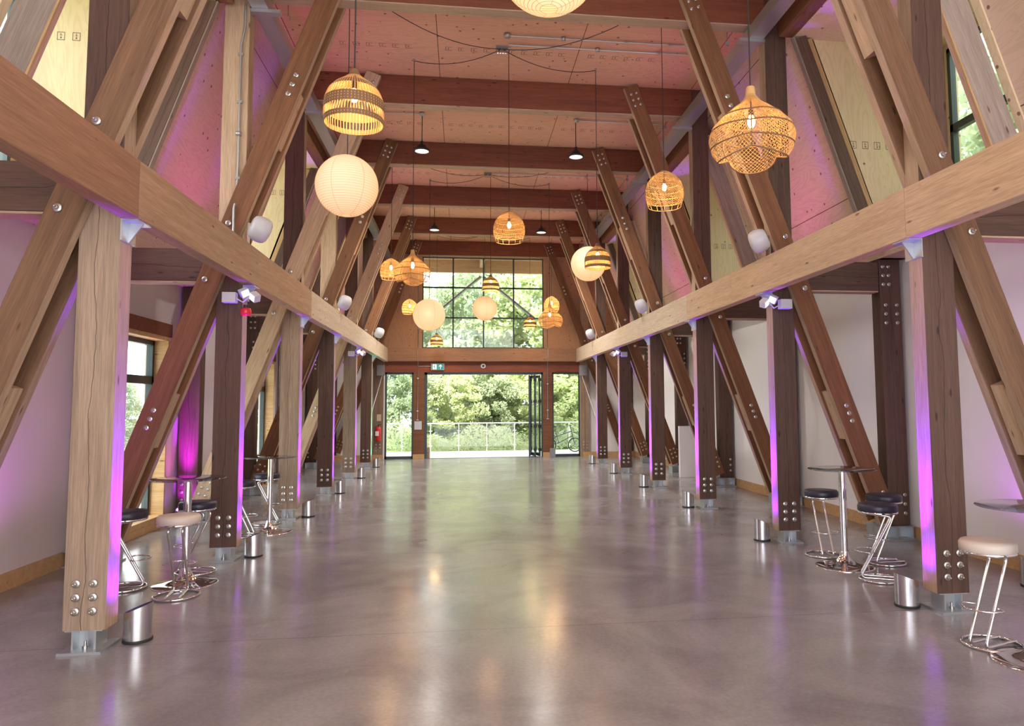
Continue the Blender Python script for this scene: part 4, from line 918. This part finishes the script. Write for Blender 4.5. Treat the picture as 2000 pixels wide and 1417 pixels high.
# meadow plants
rng = np.random.default_rng(7)
def cards(n, cen, nor_rand, w_, l_, name, material, rng):
    """n small leaf quads at cen with random orientation"""
    d = rng.normal(size=(n, 3)); d /= np.linalg.norm(d, axis=1)[:, None]
    e = rng.normal(size=(n, 3)); e -= d*(d*e).sum(1)[:, None]; e /= np.linalg.norm(e, axis=1)[:, None]
    lw = (w_*rng.uniform(.7, 1.3, n))[:, None]; ll = (l_*rng.uniform(.7, 1.3, n))[:, None]
    P = np.stack([cen-d*ll/2, cen+e*lw/2, cen+d*ll/2, cen-e*lw/2], 1).reshape(-1, 3)
    me = bpy.data.meshes.new(name); me.vertices.add(4*n); me.vertices.foreach_set('co', P.astype(np.float32).ravel())
    me.loops.add(4*n); me.loops.foreach_set('vertex_index', np.arange(4*n, dtype=np.int32)); me.polygons.add(n); me.polygons.foreach_set('loop_start', np.arange(0, 4*n, 4, dtype=np.int32))
    me.materials.append(material); me.update(calc_edges=True); me.validate()
    return me
n = 14000; px = rng.uniform(-13, 16, n); py = rng.uniform(28.7, 31.5, n); pz = rng.uniform(0, 1, n)**1.3*(.75+.35*np.sin(px*1.7)+.2*np.sin(px*4.1))
me = cards(n, np.stack([px, py, pz*.9], 1), 0, .05, .30, 'meadow_plants', GRASSM, rng)
mo_ = bpy.data.objects.new('meadow_plants', me); COL.objects.link(mo_); tag(mo_, 'tall pale green meadow plants behind the glass balustrade', 'plants', kind='stuff')
# trees: three crowns, then copies
def crown(seed, n, rx, rz_, material, leaf):
    rg = np.random.default_rng(seed); nb = 60
    bc = rg.normal(size=(nb, 3)); bc /= np.linalg.norm(bc, axis=1)[:, None]; bc *= (rg.uniform(.35, 1, nb)**.6)[:, None]; bc *= np.array([rx, rx, rz_]); br = rg.uniform(.5, 1.1, nb)*rx*.33
    idx = rg.integers(0, nb, n); q = rg.normal(size=(n, 3)); q /= np.linalg.norm(q, axis=1)[:, None]; q *= (rg.uniform(.2, 1, n)**.5)[:, None]
    return cards(n, bc[idx]+q*br[idx][:, None]*np.array([1, 1, .8]), 0, leaf*.6, leaf, 'crown', material, rg)
CR = [crown(1, 13000, 3.1, 4.8, LEAFS[0], .25), crown(2, 13000, 2.9, 4.6, LEAFS[1], .28), crown(3, 12500, 3.0, 4.8, LEAFS[2], .23)]
tm = MB()
tm.tube([(0, 0, -.2), (.05, .03, 1.5), (-.04, .05, 3.2), (.08, 0, 5.2)], .16, 8, r1=.06)
for a in range(5): tm.tube([(0, 0, 1.7+.6*a), (.8*math.cos(a*1.4), .8*math.sin(a*1.4), 2.7+.6*a), (1.5*math.cos(a*1.4), 1.5*math.sin(a*1.4), 3.3+.7*a)], .055, 6, r1=.02)
TRM = tm.mesh('trunk', TRUNKM)
TREES = [(-7.5, 34, 2, .95, 'grey-green tree behind the left side window of the gable'), (-3.2, 37, 2, .86, 'grey-green tree behind the left edge of the gable opening'), (.3, 36, 0, 1.05, 'mid-green tree behind the middle of the gable opening'),
         (3.4, 33.6, 1, .98, 'bright lime-green tree in front, right of the middle of the gable opening'), (6.6, 35, 0, 1.12, 'mid-green tree behind the right side window of the gable'), (10.5, 38, 1, 1.2, 'tall lime tree at the far right beyond the gable'),
         (3.0, 42, 2, 1.35, 'tall grey-green tree at the back, right of the middle'), (-1.0, 43, 0, 1.02, 'mid-green tree at the back, left of the middle'), (-12, 40, 0, 1.1, 'mid-green tree at the far left beyond the gable'),
         (-12.5, 21, 2, .30, 'small grey-green tree outside the nearest left window'), (-13, 28, 0, .36, 'mid-green tree outside the second left window'), 
         (11.5, 11, 0, 1.15, 'mid-green tree outside the nearest right dormer window'), (10.4, 6.5, 1, 1.0, 'lime-green tree at the lower part of the nearest right dormer window'), (13.5, 17, 2, 1.2, 'grey-green tree outside the right wall, further along')]
for x, y, k, sc, lab in TREES:
    o = empty('tree', (x, y, -.1), lab, 'tree', 'trees outside')
    q = bpy.data.objects.new('crown', CR[k]); COL.objects.link(q); q.parent = o; q.location = (0, 0, 4.5*sc); q.scale = (sc,)*3; q.rotation_euler = (0, 0, random.random()*6)
    q = bpy.data.objects.new('trunk', TRM); COL.objects.link(q); q.parent = o; q.scale = (sc,)*3; q.rotation_euler = (0, 0, random.random()*6)
SHR = [(-9, 31.6, 0, .42), (-6.6, 32.4, 2, .46), (-4.4, 31.8, 2, .40), (-2.3, 32.2, 0, .47), (-.2, 31.9, 1, .40), (1.7, 32.3, 0, .45), (4.0, 31.5, 1, .43), (6.2, 31.9, 1, .46), (8.6, 32, 0, .5), (-12, 18.5, 0, .24), (-12, 23.5, 1, .28), (-12, 26.5, 2, .28)]
WHERE = ['the far left', 'left of the left side window', 'the left side window', 'the left jamb of the open door', 'the left half of the open door', 'the middle of the open door', 'the right half of the open door', 'the right side window', 'the far right']
for i, (x, y, k, sc) in enumerate(SHR):
    lab = 'leafy shrub behind the balustrade, seen through or near '+WHERE[i] if i < 9 else 'leafy shrub outside the left wall, %s from the viewer' % ORD[i-9]
    o = empty('shrub', (x, y, -.15), lab, 'shrub', 'shrubs outside')
    q = bpy.data.objects.new('foliage', CR[k]); COL.objects.link(q); q.parent = o; q.location = (0, 0, 1.7); q.scale = (sc*1.1, sc*1.1, sc); q.rotation_euler = (0, 0, i*1.3)
